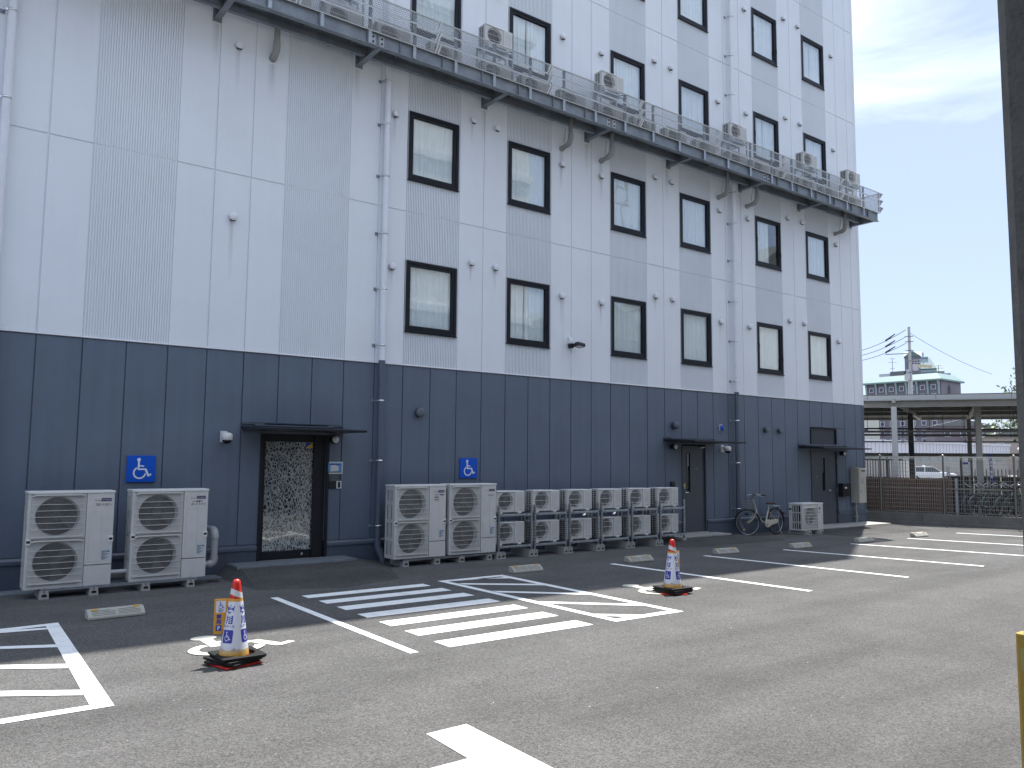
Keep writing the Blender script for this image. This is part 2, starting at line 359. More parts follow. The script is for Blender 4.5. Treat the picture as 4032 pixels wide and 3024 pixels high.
CONC = mat('concrete', (0.33, 0.325, 0.31), rough=0.9, var=0.14, scale=7, bump=0.3, bscale=90, dirt=(0.2, 0.19, 0.175), dirt_amt=0.35, dirt_scale=5)
CONC_L = mat('pale_concrete_block', (0.36, 0.355, 0.335), rough=0.85, var=0.1, scale=12, bump=0.25, bscale=120, dirt=(0.22, 0.21, 0.19), dirt_amt=0.3, dirt_scale=9)
ASPH = asphalt('asphalt', 0.107, 0.12, (1.0, 0.992, 0.98))
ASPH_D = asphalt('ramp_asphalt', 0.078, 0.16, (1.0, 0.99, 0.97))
PAINT = road_paint('white_road_paint', (0.84, 0.86, 0.86), 0.45)
PAINT_C = road_paint('cream_road_paint', (0.62, 0.61, 0.53), 0.2)

def X(j): return j*0.6 + (0.0082 if j > 8.5 else 0) + (0.0726 if j > 26.5 else 0)
XR = 22.07
ZR = [3.643, 6.603, 9.585, 12.585, 15.59, 18.58]
ROOF = 22.3
WIN_COLS = [(10, 12), (14, 16), (19, 21), (23, 25), (28, 30), (32, 34)]
WIN_Z = [(4.285, 5.655), (7.245, 8.61), (10.225, 11.59), (13.235, 14.625), (16.22, 17.6)]
RIB_COLS = {1, 2, 6, 7} | {c for a, b in WIN_COLS for c in (a, a+1)}
def ztop(x): return 8.67 + 0.365*max(x, 0)

hotel = thing('hotel_building', 'tall pale grey panelled building with a slate blue ground floor beside the car park', 'building', (0, 0, 0))
PC = {}
def panel(x0, x1, z0, z1, kind):
    w, h = round(x1-x0, 4), round(z1-z0, 4)
    key = (w, h, kind, x0 < 5)
    if key not in PC:
        mb = MB()
        if kind == 'rib':
            d = 0.016 if x0 < 5 else 0.021; mb.box(0, d, 0, w, 0.10, h)
            n = 16; p = w/n
            for i in range(n):
                a = i*p + p*0.27; b = i*p + p*0.73
                mb.ext([(a-0.003, d+0.004), (a, 0), (b, 0), (b+0.003, d+0.004)], 'z', 0.008, h-0.008)
            PC[key] = mb.mesh('wall_panel', [W_LIGHT])
        else:
            g, d = (0.012, 0.018) if kind == 'light' else (0.010, 0.022)
            def ring(ins, y): return [(ins, y, ins), (w-ins, y, ins), (w-ins, y, h-ins), (ins, y, h-ins)]
            rings = [ring(0, 0.10), ring(0, d), ring(g*(0.65 if kind == 'light' else 0.96), d), ring(g, 0)]
            vs = sum(rings, []); fs = [(3, 2, 1, 0), (12, 13, 14, 15)]
            for k in range(3):
                fs += [(k*4+i, k*4+(i+1) % 4, (k+1)*4+(i+1) % 4, (k+1)*4+i) for i in range(4)]
            mb.add(vs, fs); PC[key] = mb.mesh('wall_panel', [W_LIGHT if kind == 'light' else W_DARK])
    obj('wall_panel', PC[key], hotel, (x0, 0, z0))

core = MB()
JS = list(range(-3, 37))
for j in JS:
    x0 = X(j); x1 = X(j+1) if j < 36 else XR
    win = any(a <= j < b for a, b in WIN_COLS)
    xt = max([X(b) for a, b in WIN_COLS if a <= j < b] + [x1])
    for r in range(5):
        z0, z1 = ZR[r], ZR[r+1]
        if z0 > ztop(xt)+0.5: break
        if win:
            wz0, wz1 = WIN_Z[r]
            panel(x0, x1, z0, wz0-0.01, 'rib'); panel(x0, x1, wz1+0.01, z1, 'rib')
        else: panel(x0, x1, z0, z1, 'rib' if j in RIB_COLS else 'light')
    else: r = 5
    zz = ZR[r]
    core.box(x0, 0.0, zz, x1, 0.1, ROOF)
    # slate panels of the ground floor
    z0, z1 = 0.442, 3.625
    if j == 5: panel(x0, 3.375, z0, 2.45, 'dark'); panel(x0, x1, 2.45, z1, 'dark')
    elif j == 6: panel(x0, x1, 2.45, z1, 'dark')
    elif j == 7: panel(4.525, x1, z0, 2.45, 'dark'); panel(x0, x1, 2.45, z1, 'dark')
    elif j == 23: panel(x0, x1, 2.435, z1, 'dark')
    elif j == 24: panel(14.70, x1, z0, 2.435, 'dark'); panel(x0, x1, 2.435, z1, 'dark')
    elif j in (32, 33): panel(x0, x1, 2.875, z1, 'dark')
    elif j == 34: panel(20.63, x1, z0, 2.35, 'dark'); panel(20.63, x1, 2.35, 2.875, 'dark'); panel(x0, x1, 2.875, z1, 'dark')
    else: panel(x0, x1, z0, z1, 'dark')
part('upper_wall', core, W_LIGHT, hotel)
# side walls, back, roof, floors
sh = MB()
sh.box(-22, 0, 0, X(-3), 0.1, 3.62, 1); sh.box(-22, 0, 3.65, X(-3), 0.1, ROOF, 0)
sh.box(XR-0.0, 0.0, 0, XR+0.10, 12, 3.62, 1); sh.box(XR, 0.0, 3.65, XR+0.10, 12, ROOF, 0)
sh.box(-22, 11.9, 0, XR, 12, ROOF, 0); sh.box(-22.1, 0, 0, -22.0, 12, ROOF, 0)
part('shell_wall', sh, [W_LIGHT, W_DARK], hotel)
rf = MB(); rf.box(-22.1, 0.1, ROOF-0.25, XR+0.1, 12, ROOF-0.02); part('roof', rf, CONC, hotel)
fl = MB()
for z in (3.55, 6.5, 9.5, 12.5, 15.5, 18.5): fl.box(-22, 0.11, z-0.1, XR-0.01, 2.6, z+0.05)
fl.box(-22, 2.6, 0.2, XR-0.01, 2.7, ROOF-0.3)
part('floor_slab', fl, ROOM, hotel)
# flashings
t = MB(); t.ext([(-0.014, 3.626), (-0.022, 3.63), (-0.022, 3.64), (0.02, 3.662), (0.02, 3.626)], 'x', -22, XR+0.11); part('band_flashing', t, TRIM_W, hotel)
t = MB(); t.box(XR-0.02, -0.006, 3.66, XR+0.106, 0.02, ROOF); part('corner_trim', t, TRIM_W, hotel)
t = MB(); t.box(XR-0.02, -0.006, 0.44, XR+0.106, 0.02, 3.62); part('corner_trim', t, TRIM_D, hotel)
pl = [(-22, 3.33), (4.57, 13.76), (14.73, 19.24), (20.65, XR+0.10)]
for a, b in pl:
    t = MB(); t.ext([(-0.035, 0.355), (-0.035, 0.405), (0.0, 0.441), (0.06, 0.441), (0.06, 0.355)], 'x', a, b); part('plinth_flashing', t, TRIM_D, hotel, 0.002)
    t = MB(); t.box(a, -0.012, -0.1, b, 0.1, 0.36); part('plinth', t, W_PLINTH, hotel)

# windows
def curtain_mesh(kind, w=1.10, h=1.30):
    mb = MB(); n = 110; rnd = random.Random(kind*7+3)
    ph = [rnd.uniform(0, 6) for _ in range(5)]
    segs = {0: [(0, 1)], 1: [(0, 0.44), (0.475, 1)], 2: [(0, 1)], 3: [(0, 0.62)], 4: [(0.04, 1)]}[kind % 5]
    for a, b in segs:
        vs = []
        m = max(8, int(n*(b-a)))
        for i in range(m+1):
            u = a+(b-a)*i/m; x = u*w
            y = 0.022*math.sin(u*62+ph[0]+1.5*math.sin(u*9+ph[1])) + 0.012*math.sin(u*131+ph[2]) + 0.01*math.sin(u*17+ph[3])
            for z in (0, h*0.5, h): vs.append((x + 0.012*math.sin(u*40+ph[4]+z*2), y*(1.15-0.35*z/h), z))
        fs = []
        for i in range(m):
            for k in range(2): fs.append((i*3+k, (i+1)*3+k, (i+1)*3+k+1, i*3+k+1))
        mb.add(vs, fs, 0, True)
    mb.box(0, 0.05, h, w, 0.09, h+0.02)
    return mb.mesh('curtain', [CURTAIN])
CUR = [curtain_mesh(k) for k in range(5)]
WC = {}
def window_meshes(w, h, handles):
    k = (round(w, 3), round(h, 3), handles)
    if k in WC: return WC[k]
    f = MB(); o = 0.05; s = 0.048
    # sealant line, outer frame, sash
    f.box(-0.012, -0.004, -0.012, w+0.012, 0.05, 0.0, 1); f.box(-0.012, -0.004, h, w+0.012, 0.05, h+0.012, 1)
    f.box(-0.012, -0.004, 0, 0, 0.05, h, 1); f.box(w, -0.004, 0, w+0.012, 0.05, h, 1)
    f.box(0, -0.022, 0, w, 0.12, o); f.box(0, -0.022, h-o, w, 0.12, h); f.box(0, -0.022, o, o, 0.12, h-o); f.box(w-o, -0.022, o, w, 0.12, h-o)
    a, b, c, d = o, w-o, o+0.006, h-o
    f.box(a, -0.008, c, b, 0.07, c+s+0.012); f.box(a, -0.008, d-s, b, 0.07, d); f.box(a, -0.008, c+s+0.012, a+s, 0.07, d-s); f.box(b-s, -0.008, c+s+0.012, b, 0.07, d-s)
    f.ext([(-0.045, -0.022), (-0.045, -0.008), (0.0, 0.002), (0.0, -0.022)], 'x', -0.02, w+0.02)      # drip sill
    p = MB(); p.box(a+s-0.004, 0.03, c+s+0.008, b-s+0.004, 0.036, d-s+0.004)
    hd = None
    if handles:
        hd = MB()
        for hx, hz in ((o*0.6, 0.55*h), (w-o*0.9, 0.33*h)):
            hd.box(hx-0.012, -0.045, hz, hx+0.012, -0.02, hz+0.03); hd.box(hx-0.008, -0.055, hz-0.10, hx+0.008, -0.043, hz+0.02)
    WC[k] = (f.mesh('window_frame', [FRAME_M, TRIM_W], 0.003), p.mesh('pane', [GLASS]), hd.mesh('handle', [BLACK]) if hd else None)
    return WC[k]
CSEL = {(0, 0): 0, (1, 0): 1, (2, 0): 2, (3, 0): 0, (4, 0): 4, (5, 0): 2, (0, 1): 2, (1, 1): 0, (2, 1): 4, (3, 1): 0, (4, 1): 3, (5, 1): 0}
for ci, (a, b) in enumerate(WIN_COLS):
    for ri, (z0, z1) in enumerate(WIN_Z):
        if ZR[ri] > ztop(X(b))+0.5: continue
        x0, x1 = X(a)+0.022, X(b)-0.04
        fm, pm, hm = window_meshes(x1-x0, z1-z0, ci in (1, 4))
        w = obj('window', None, hotel, (x0, 0, z0))
        w.empty_display_size = 0.1
        obj('frame', fm, w); obj('pane', pm, w)
        if hm: obj('handle', hm, w)
        obj('curtain', CUR[CSEL.get((ci, ri), (ci*2+ri) % 3)], w, ((x1-x0-1.10)/2, 0.105, 0.03))

# round vent caps
def vent_mesh(r, dep, m, name='vent_cap'):
    mb = MB()
    mb.lathe([(r*0.72, 0), (r*0.72, -dep*0.35)], 20, 1, axis='y')
    prof = [(r*0.76, -dep*0.35), (r, -dep*0.42), (r, -dep*0.92), (r*0.93, -dep), (r*0.3, -dep*1.03), (0.001, -dep*1.035)]
    mb.lathe(prof, 28, 0, axis='y')
    mb.lathe([(r*0.76, -dep*0.35), (r*1.0, -dep*0.30), (r*1.0, -dep*0.42)], 28, 0, axis='y')
    mb.ext([(-r*0.62, -r*1.02), (r*0.62, -r*1.02), (r*0.5, -r*0.7), (-r*0.5, -r*0.7)], 'y', -dep*0.86, -dep*0.3, 1)   # dark opening underneath
    return mb.mesh(name, [m, BLACK])
VW = vent_mesh(0.066, 0.085, VENT_W); VD = vent_mesh(0.088, 0.12, VENT_D); VDs = vent_mesh(0.07, 0.10, VENT_D)
VX1 = [(5.71, 5.48), (7.51, 5.83), (8.11, 5.82), (9.91, 5.46), (11.10, 5.46), (12.90, 5.84), (13.50, 5.84), (15.34, 5.48), (16.54, 5.48), (18.38, 5.85), (19.09, 5.85), (20.84, 5.49)]
for k in range(4):
    for x, z in VX1:
        zz = z + k*2.97 + (0.04 if k > 2 else 0)
        if zz < ztop(x)+0.4 and not (k == 2 and x < 8): obj('vent_cap', VW, hotel, (x, 0, zz))
for x, z in ((2.70, 8.83), (2.71, 5.86)): obj('vent_cap', VW, hotel, (x, 0, z))
for x, z in ((6.35, 2.75), (13.51, 2.74)): obj('vent_cap', VD, hotel, (x, 0, z))
for x, z in ((17.15, 2.73), (17.77, 2.72)): obj('vent_cap', VDs, hotel, (x, 0, z))
# faint run-off stains below vents and brackets (a wash of dirt with its own outline, half a millimetre proud of the panel)
def stain_mat():
    m = bpy.data.materials.new('run_off_stain'); m.use_nodes = True; nt = m.node_tree; N = nt.nodes; L = nt.links; b = N['Principled BSDF']
    b.inputs['Base Color'].default_value = (0.36, 0.32, 0.28, 1); b.inputs['Roughness'].default_value = 0.8
    uv = N.new('ShaderNodeUVMap'); uv.uv_map = 'UVMap'; se = N.new('ShaderNodeSeparateXYZ'); L.new(uv.outputs[0], se.inputs[0])
    def mth(op, a, b_=None, v=None):
        q = N.new('ShaderNodeMath'); q.operation = op; L.new(a, q.inputs[0])
        if b_ is not None: L.new(b_, q.inputs[1])
        if v is not None: q.inputs[1].default_value = v
        return q.outputs[0]
    u = mth('ABSOLUTE', mth('SUBTRACT', se.outputs[0], v=0.5)); u = mth('SUBTRACT', N.new('ShaderNodeValue').outputs[0], u)
    N['Value'].outputs[0].default_value = 0.5
    g = N.new('ShaderNodeNewGeometry'); mpn = N.new('ShaderNodeMapping'); mpn.inputs['Scale'].default_value = (30, 30, 1.2); L.new(g.outputs['Position'], mpn.inputs[0])
    n = N.new('ShaderNodeTexNoise'); n.inputs['Scale'].default_value = 1.0; n.inputs['Detail'].default_value = 4; L.new(mpn.outputs[0], n.inputs['Vector'])
    a = mth('MULTIPLY', mth('MULTIPLY', mth('MULTIPLY', u, se.outputs[1]), n.outputs['Fac']), v=0.8)
    L.new(a, b.inputs['Alpha']); return m
STAIN = stain_mat()
def uv_quad(name, pts, m, parent, kind=None):
    me = bpy.data.meshes.new(name); me.from_pydata(pts, [], [(0, 1, 2, 3)]); ul = me.uv_layers.new(name='UVMap')
    for i, c in enumerate(((0, 0), (1, 0), (1, 1), (0, 1))): ul.data[i].uv = c
    me.materials.append(m); return obj(name, me, parent, kind=kind)
rs = random.Random(5)
for x, z, w, h in [(2.70, 8.77, .10, .8), (2.71, 5.80, .10, 1.1), (5.71, 5.41, .09, .45), (7.51, 5.77, .09, .4), (8.11, 5.75, .09, .5), (9.91, 5.40, .09, .7), (9.97, 5.41, .05, 1.6), (11.10, 5.40, .09, .6),
                   (5.71, 8.38, .09, .6), (7.5, 8.73, .09, .5), (9.9, 8.36, .09, .6), (11.13, 8.37, .09, .6), (3.29, 8.70, .18, .7), (2.33, 9.1, .16, .8), (4.9, 9.1, .16, .7), (7.79, 9.1, .16, .8), (10.66, 9.1, .16, .8),
                   (13.35, 9.1, .16, .9), (9.9, 8.72, .15, .9), (11.1, 8.72, .15, .9), (16.25, 9.1, .16, .8), (12.9, 5.78, .09, .5), (15.34, 5.42, .09, .5), (0.9, 3.62, .5, .01)]:
    if h < 0.1: continue
    uv_quad('stain', [(x-w/2, -0.0008, z-h), (x+w/2, -0.0008, z-h), (x+w/2, -0.0008, z), (x-w/2, -0.0008, z)], STAIN, hotel)

# downpipes with clips
def downpipe(x, y, clips, r=0.058):
    e = obj('downpipe', None, hotel, (x, y, 0)); e.empty_display_size = 0.1
    a = MB(); a.cyl((0, 0, 3.66), (0, 0, 21.9), r, n=18)
    for z in (4.9+0.0, 8.05, 11.0, 14.0): a.cyl((0, 0, z), (0, 0, z+0.10), r*1.07, n=18)
    part('upper_pipe', a, PIPE_W, e)
    b = MB(); b.tube([(0, 0, 3.66), (0, 0, 0.40), (0, 0, 0.30), (0.03, -0.03, 0.20), (0.06, -0.07, 0.10), (0.075, -0.09, -0.05)], r*1.02, 18)
    b.tube([(0, 0, 0.42), (0, 0, 0.30), (0.02, -0.022, 0.23), (0.05, -0.05, 0.14)], r*1.14, 18); b.cyl((0, 0, 3.60), (0, 0, 3.67), r*1.06, n=18)
    part('lower_pipe', b, PIPE_D, e)
    for z in clips:
        c = MB(); c.lathe([(r*1.05, z-0.014), (r*1.12, z-0.014), (r*1.12, z+0.014), (r*1.05, z+0.014)], 18, 0)
        c.box(-r*1.5, -0.012, z-0.014, -r*1.0, 0.012, z+0.014, 0); c.cyl((-r*1.1, 0.0, z), (-0.12, -y, z), 0.008, n=6, mi=1); c.box(-0.15, -y-0.012, z-0.03, -0.09, -y-0.002, z+0.03, 1)
        part('pipe_clip', c, [CHROME, GALV_D], e)
CL = [0.67, 1.84, 2.93, 3.95, 5.0, 6.05, 7.15, 8.15, 9.0, 10.6, 11.7, 12.8, 13.9, 15.0]
downpipe(5.50, -0.12, CL[:9]); downpipe(15.82, -0.12, CL); downpipe(-0.56, -0.12, [6.95, 8.25])

# doors -------------------------------------------------------------
def film_mat():
    m = bpy.data.materials.new('patterned_door_film'); m.use_nodes = True; nt = m.node_tree; N = nt.nodes; L = nt.links; b = N['Principled BSDF']
    b.inputs['Roughness'].default_value = 0.06; b.inputs['Specular IOR Level'].default_value = 1.0; b.inputs['Coat Weight'].default_value = 1.0; b.inputs['Coat Roughness'].default_value = 0.02
    g = N.new('ShaderNodeNewGeometry'); n = N.new('ShaderNodeTexNoise'); n.inputs['Scale'].default_value = 4; L.new(g.outputs['Position'], n.inputs['Vector'])
    mm = N.new('ShaderNodeMix'); mm.data_type = 'VECTOR'; mm.inputs['Factor'].default_value = 0.12; L.new(g.outputs['Position'], mm.inputs['A']); L.new(n.outputs['Color'], mm.inputs['B'])
    def edge(scale, w):
        v = N.new('ShaderNodeTexVoronoi'); v.feature = 'DISTANCE_TO_EDGE'; v.inputs['Scale'].default_value = scale; v.inputs['Randomness'].default_value = 1
        mpn = N.new('ShaderNodeMapping'); mpn.inputs['Scale'].default_value = (1.5, 0.01, 0.8); L.new(mm.outputs['Result'], mpn.inputs[0]); L.new(mpn.outputs[0], v.inputs['Vector'])
        q = N.new('ShaderNodeMath'); q.operation = 'LESS_THAN'; q.inputs[1].default_value = w; L.new(v.outputs['Distance'], q.inputs[0]); return q.outputs[0]
    a, c = edge(21, 0.105), edge(9, 0.03)
    mxm = N.new('ShaderNodeMath'); mxm.operation = 'MAXIMUM'; L.new(a, mxm.inputs[0]); L.new(c, mxm.inputs[1])
    mx_ = N.new('ShaderNodeMix'); mx_.data_type = 'RGBA'; mx_.inputs['A'].default_value = (0.025, 0.03, 0.034, 1); mx_.inputs['B'].default_value = (0.34, 0.36, 0.35, 1)
    L.new(mxm.outputs[0], mx_.inputs['Factor']); L.new(mx_.outputs['Result'], b.inputs['Base Color']); return m
FILM = film_mat()
DOOR_M = mat('grey_steel_door', (0.056, 0.069, 0.088), rough=0.42, var=0.06, scale=2)
LIGHTGREY = mat('light_grey_print', (0.42, 0.43, 0.43), rough=0.5)
YEL = mat('yellow_print', (0.62, 0.50, 0.05), rough=0.4); BLU = mat('blue_print', (0.02, 0.05, 0.30), rough=0.4)
d1 = obj('door', None, hotel, (3.38, 0, 0.165)); d1.empty_display_size = 0.1
f = MB(); W_, H_ = 1.145, 2.145
f.box(-0.045, -0.02, 0, 0.0, 0.26, H_+0.14); f.box(W_, -0.02, 0, W_+0.045, 0.26, H_+0.14); f.box(0, -0.03, H_, W_, 0.26, H_+0.14)
f.box(0, 0.10, 0, 0.085, 0.20, H_); f.box(0.945, 0.06, 0, W_, 0.20, H_); f.box(0.085, 0.10, H_-0.16, 0.945, 0.20, H_); f.box(0.085, 0.10, 0, 0.945, 0.20, 0.14)
f.box(-0.04, 0.20, -0.1, W_+0.04, 0.26, H_)
part('frame', f, BLACKM, d1, 0.004)
p = MB(); p.box(0.08, 0.125, 0.13, 0.95, 0.135, H_-0.15); part('glass_leaf', p, FILM, d1)
st = MB(); st.ext([(0.80, 1.88), (0.93, 1.88), (0.93, 1.975)], 'y', 0.1225, 0.1245, 0); st.ext([(0.80, 1.884), (0.925, 1.975), (0.80, 1.975)], 'y', 0.1225, 0.1245, 1)
wall_text(st, 'ALSOK', 0.80, 1.845, 0.038, 0.122, 1, 0.02); part('sticker', st, [YEL, BLU], d1)
k = MB(); k.cyl((0.78, 0.10, 0.075), (0.78, 0.09, 0.075), 0.022, n=16); part('lock', k, CHROME, d1)
s_ = MB(); s_.box(-0.0, -0.02, -0.03, W_, 0.2, 0.0); part('threshold', s_, mat('brushed_threshold', (0.3, 0.3, 0.29), rough=0.4, metal=0.6), d1)

def steel_door(x, z, w, h, split, win, hx, hinges, private, name='door'):
    e = obj('door', None, hotel, (x, 0, z)); e.empty_display_size = 0.1
    f = MB(); f.box(0, -0.02, 0, 0.035, 0.2, h); f.box(w-0.035, -0.02, 0, w, 0.2, h); f.box(0.035, -0.02, h-0.035, w-0.035, 0.2, h); f.box(0, 0.12, -0.2, w, 0.2, h)
    part('frame', f, DOOR_M, e, 0.002)
    def leaf(a, b, winx=None):
        lf = MB()
        if winx:
            u, v, c, d = winx
            lf.box(a, 0.02, 0.02, u, 0.06, h-0.04); lf.box(v, 0.02, 0.02, b, 0.06, h-0.04); lf.box(u, 0.02, 0.02, v, 0.06, c); lf.box(u, 0.02, d, v, 0.06, h-0.04)
        else: lf.box(a, 0.02, 0.02, b, 0.06, h-0.04)
        l = part('leaf', lf, DOOR_M, e)
        if winx:
            pn = MB(); pn.box(u, 0.042, c, v, 0.046, d); part('pane', pn, glass('door_glass', (0.35, 0.38, 0.38), 0.12) if 'door_glass' not in MATS else MATS['door_glass'], l)
            tr = MB(); tr.box(u-0.006, 0.012, c-0.006, u, 0.03, d+0.006); tr.box(v, 0.012, c-0.006, v+0.006, 0.03, d+0.006); tr.box(u, 0.012, d, v, 0.03, d+0.006); tr.box(u, 0.012, c-0.006, v, 0.03, c); part('glazing_bead', tr, FRAME_M, l)
    if split: leaf(0.04, split-0.002, win); leaf(split+0.002, w-0.04)
    else: leaf(0.04, w-0.04, win)
    hd = MB(); s = 1 if not split else -1
    hd.cyl((hx, 0.02, 0.98), (hx, -0.04, 0.98), 0.022, n=14); hd.cyl((hx, -0.035, 0.98), (hx+0.11, -0.035, 0.98), 0.011, n=10); hd.cyl((hx, 0.02, 1.09), (hx, -0.0, 1.09), 0.018, n=14)
    part('handle', hd, CHROME, e)
    for xx, zz in hinges:
        q = MB(); q.box(xx-0.01, -0.03, zz-0.075, xx+0.01, 0.02, zz+0.075); part('hinge', q, mat('hinge_metal', (0.22, 0.2, 0.17), rough=0.4, metal=0.7), e)
    tx = MB(); wall_text(tx, 'PRIVATE', private[0], private[1], 0.03, 0.0185, 0, 0.01); part('lettering', tx, LIGHTGREY, e)
    th = MB(); th.box(-0.02, -0.06, -0.03, w+0.02, 0.12, 0.012); part('threshold', th, mat('pale_threshold', (0.42, 0.41, 0.38), rough=0.5, metal=0.3), e)
    return e
d2 = steel_door(13.80, 0.13, 0.90, 2.12, None, (0.21, 0.32, 0.98, 1.94), 0.10, [(0.88, 0.30), (0.88, 1.05), (0.88, 1.85)], (0.52, 1.55))
stk = MB(); stk.ext([(0.085, 1.12), (0.15, 1.12), (0.15, 1.20), (0.085, 1.20)], 'y', 0.017, 0.0185, 0); stk.ext([(0.085, 1.16), (0.115, 1.20), (0.085, 1.20)], 'y', 0.0155, 0.0168, 1); part('sticker', stk, [YEL, BLU], d2)
pp = MB(); pp.box(0.205, 0.034, 1.62, 0.30, 0.0405, 1.93); part('notice', pp, mat('paper', (0.3, 0.31, 0.29)), d2)
d3 = steel_door(19.28, 0.09, 1.345, 2.12, 0.93, (0.60, 0.72, 0.98, 1.90), 0.83, [(0.03, 1.80), (0.03, 0.98), (1.32, 1.80), (1.32, 0.98), (1.32, 0.25)], (0.25, 1.36))
# louvre above the far door
lv = obj('vent_louvre', None, hotel, (19.28, 0, 2.36)); lv.empty_display_size = 0.1
f = MB(); f.box(0, -0.02, 0, 1.34, 0.12, 0.04); f.box(0, -0.02, 0.46, 1.34, 0.12, 0.50); f.box(0, -0.02, 0.04, 0.05, 0.12, 0.46); f.box(1.29, -0.02, 0.04, 1.34, 0.12, 0.46); f.box(0, 0.10, 0, 1.34, 0.12, 0.5); part('frame', f, FRAME_M, lv, 0.003)
p = MB(); p.box(0.05, 0.02, 0.04, 1.29, 0.03, 0.46); part('pane', p, mat('dark_pane', (0.035, 0.045, 0.06), rough=0.35, spec=0.3), lv)
# canopies
def canopy(x0, x1, z, dep, wing):
    e = obj('door_canopy', None, hotel, (x0, 0, z)); e.empty_display_size = 0.1; w = x1-x0
    a = MB(); a.ext([(0, 0.02), (0, 0.07), (-dep, 0.022), (-dep, -0.012), (-dep+0.02, -0.012), (-0.02, -0.01)], 'x', 0, w)
    part('canopy_slab', a, BLACKM, e, 0.004)
    b = MB(); b.box(-0.01, -0.045, -0.045, w+0.01, 0, 0.018); b.box(w*0.12, -0.05, 0.075, w*0.9, 0, 0.10); b.box(0, -0.03, 0.10, w, 0.0, 0.125); part('wall_bracket', b, TRIM_D, e, 0.003)
canopy(3.0, 4.82, 2.325, 0.95, 0); canopy(13.15, 15.05, 2.33, 0.98, 0); canopy(18.66, 21.15, 2.265, 0.8, 0)
# ------------------------------------------------------------------ ground and markings
g = MB(); g.add([(-600, -600, 0), (1500, -600, 0), (1500, 1500, 0), (-600, 1500, 0)], [(0, 1, 2, 3)])
gr = part('ground', g, ASPH, None, kind='structure')
def flat(name, polys, m, z=0.004):
    mb = MB()
    for i, p in enumerate(polys): mb.add([(x, y, z+i*0.0003) for x, y in p], [tuple(range(len(p)))])
    return part(name, mb, m, None, kind='structure')
def ln(a, b, w): return stroke([a, b], w)[0]
bars = [(-2.60, -2.84, 3.05, 4.97), (-3.10, -3.36, 3.08, 5.0), (-3.63, -3.90, 3.09, 5.03), (-4.21, -4.48, 3.09, 5.05), (-4.77, -5.065, 3.09, 5.06), (-5.365, -5.67, 3.09, 5.05), (-5.99, -6.30, 3.08, 5.04)]
for a, b, c, d in bars: flat('crosswalk_bar', [[(c, b), (d, b), (d, a), (c, a)]], PAINT)
flat('parking_line', [[(2.62, -6.30), (2.72, -6.30), (2.74, -2.53), (2.64, -2.52)]], PAINT)
# hatched boxes
def frame4(o, i): return [[o[k], o[(k+1) % 4], i[(k+1) % 4], i[k]] for k in range(4)]
flat('hatched_box_marking', frame4([(5.29, -2.49), (6.53, -2.50), (6.54, -6.35), (5.37, -6.33)], [(5.41, -2.63), (6.40, -2.64), (6.42, -6.20), (5.49, -6.20)])
     + [[(5.41, -2.63), (6.40, -2.75), (6.40, -2.90), (5.9, -2.64)], [(5.44, -2.86), (5.45, -3.03), (6.42, -3.77), (6.41, -3.58)], [(5.45, -3.72), (5.46, -3.90), (6.43, -4.80), (6.42, -4.60)], [(5.47, -4.77), (5.47, -4.95), (6.43, -5.84), (6.43, -5.66)], [(5.48, -5.83), (5.49, -6.00), (5.72, -6.22), (5.95, -6.22)]], PAINT)
flat('hatched_box_marking', frame4([(-2.6, -2.93), (0.09, -2.77), (-0.04, -6.46), (-2.8, -6.46)], [(-2.5, -3.05), (-0.05, -2.92), (-0.19, -6.34), (-2.7, -6.32)])
     + [[(-0.5, -2.9), (-0.04, -3.02), (-0.05, -3.12), (-0.9, -2.98)], [(-1.4, -3.35), (-1.4, -3.47), (-0.07, -4.12), (-0.06, -3.98)], [(-1.6, -4.0), (-1.6, -4.15), (-0.09, -5.08), (-0.08, -4.91)], [(-2.5, -4.4), (-2.5, -4.57), (-0.12, -6.07), (-0.11, -5.90)], [(-2.5, -3.0), (-2.5, -3.2), (-1.4, -3.47), (-1.4, -3.33)], [(-2.5, -3.6), (-2.5, -3.8), (-1.6, -4.15), (-1.6, -3.99)]], PAINT)
for a, b, w in [((9.04, -2.47), (9.34, -6.33), 0.125), ((11.49, -2.58), (11.99, -6.43), 0.12), ((13.81, -2.80), (14.62, -6.50), 0.12), ((16.28, -2.91), (17.30, -6.75), 0.12), ((18.77, -2.97), (19.95, -6.9), 0.12), ((21.48, -2.92), (22.6, -6.2), 0.12)]:
    flat('parking_line', [ln(a, b, w)], PAINT)
flat('road_marking', [[(1.56, -8.37), (1.90, -8.36), (1.86, -9.9), (1.50, -9.9)], [(-0.6, -8.93), (1.56, -8.92), (1.55, -9.14), (-0.6, -9.16)]], PAINT)
def ground_isa(cx, cy, w, h, rot=0):
    out_ = []
    for p in ISA_G:
        q = []
        for u, v in p:
            a, b = (u-0.5)*w, (v-0.5)*h
            q.append((cx + a*math.cos(rot) - b*math.sin(rot), cy + a*math.sin(rot) + b*math.cos(rot)))
        out_.append(q)
    return out_
flat('wheelchair_road_marking', ground_isa(1.34, -4.90, 1.48, 1.13, 0.0), PAINT_C)
flat('wheelchair_road_marking', ground_isa(7.62, -4.92, 1.55, 1.2, -0.06), PAINT_C)
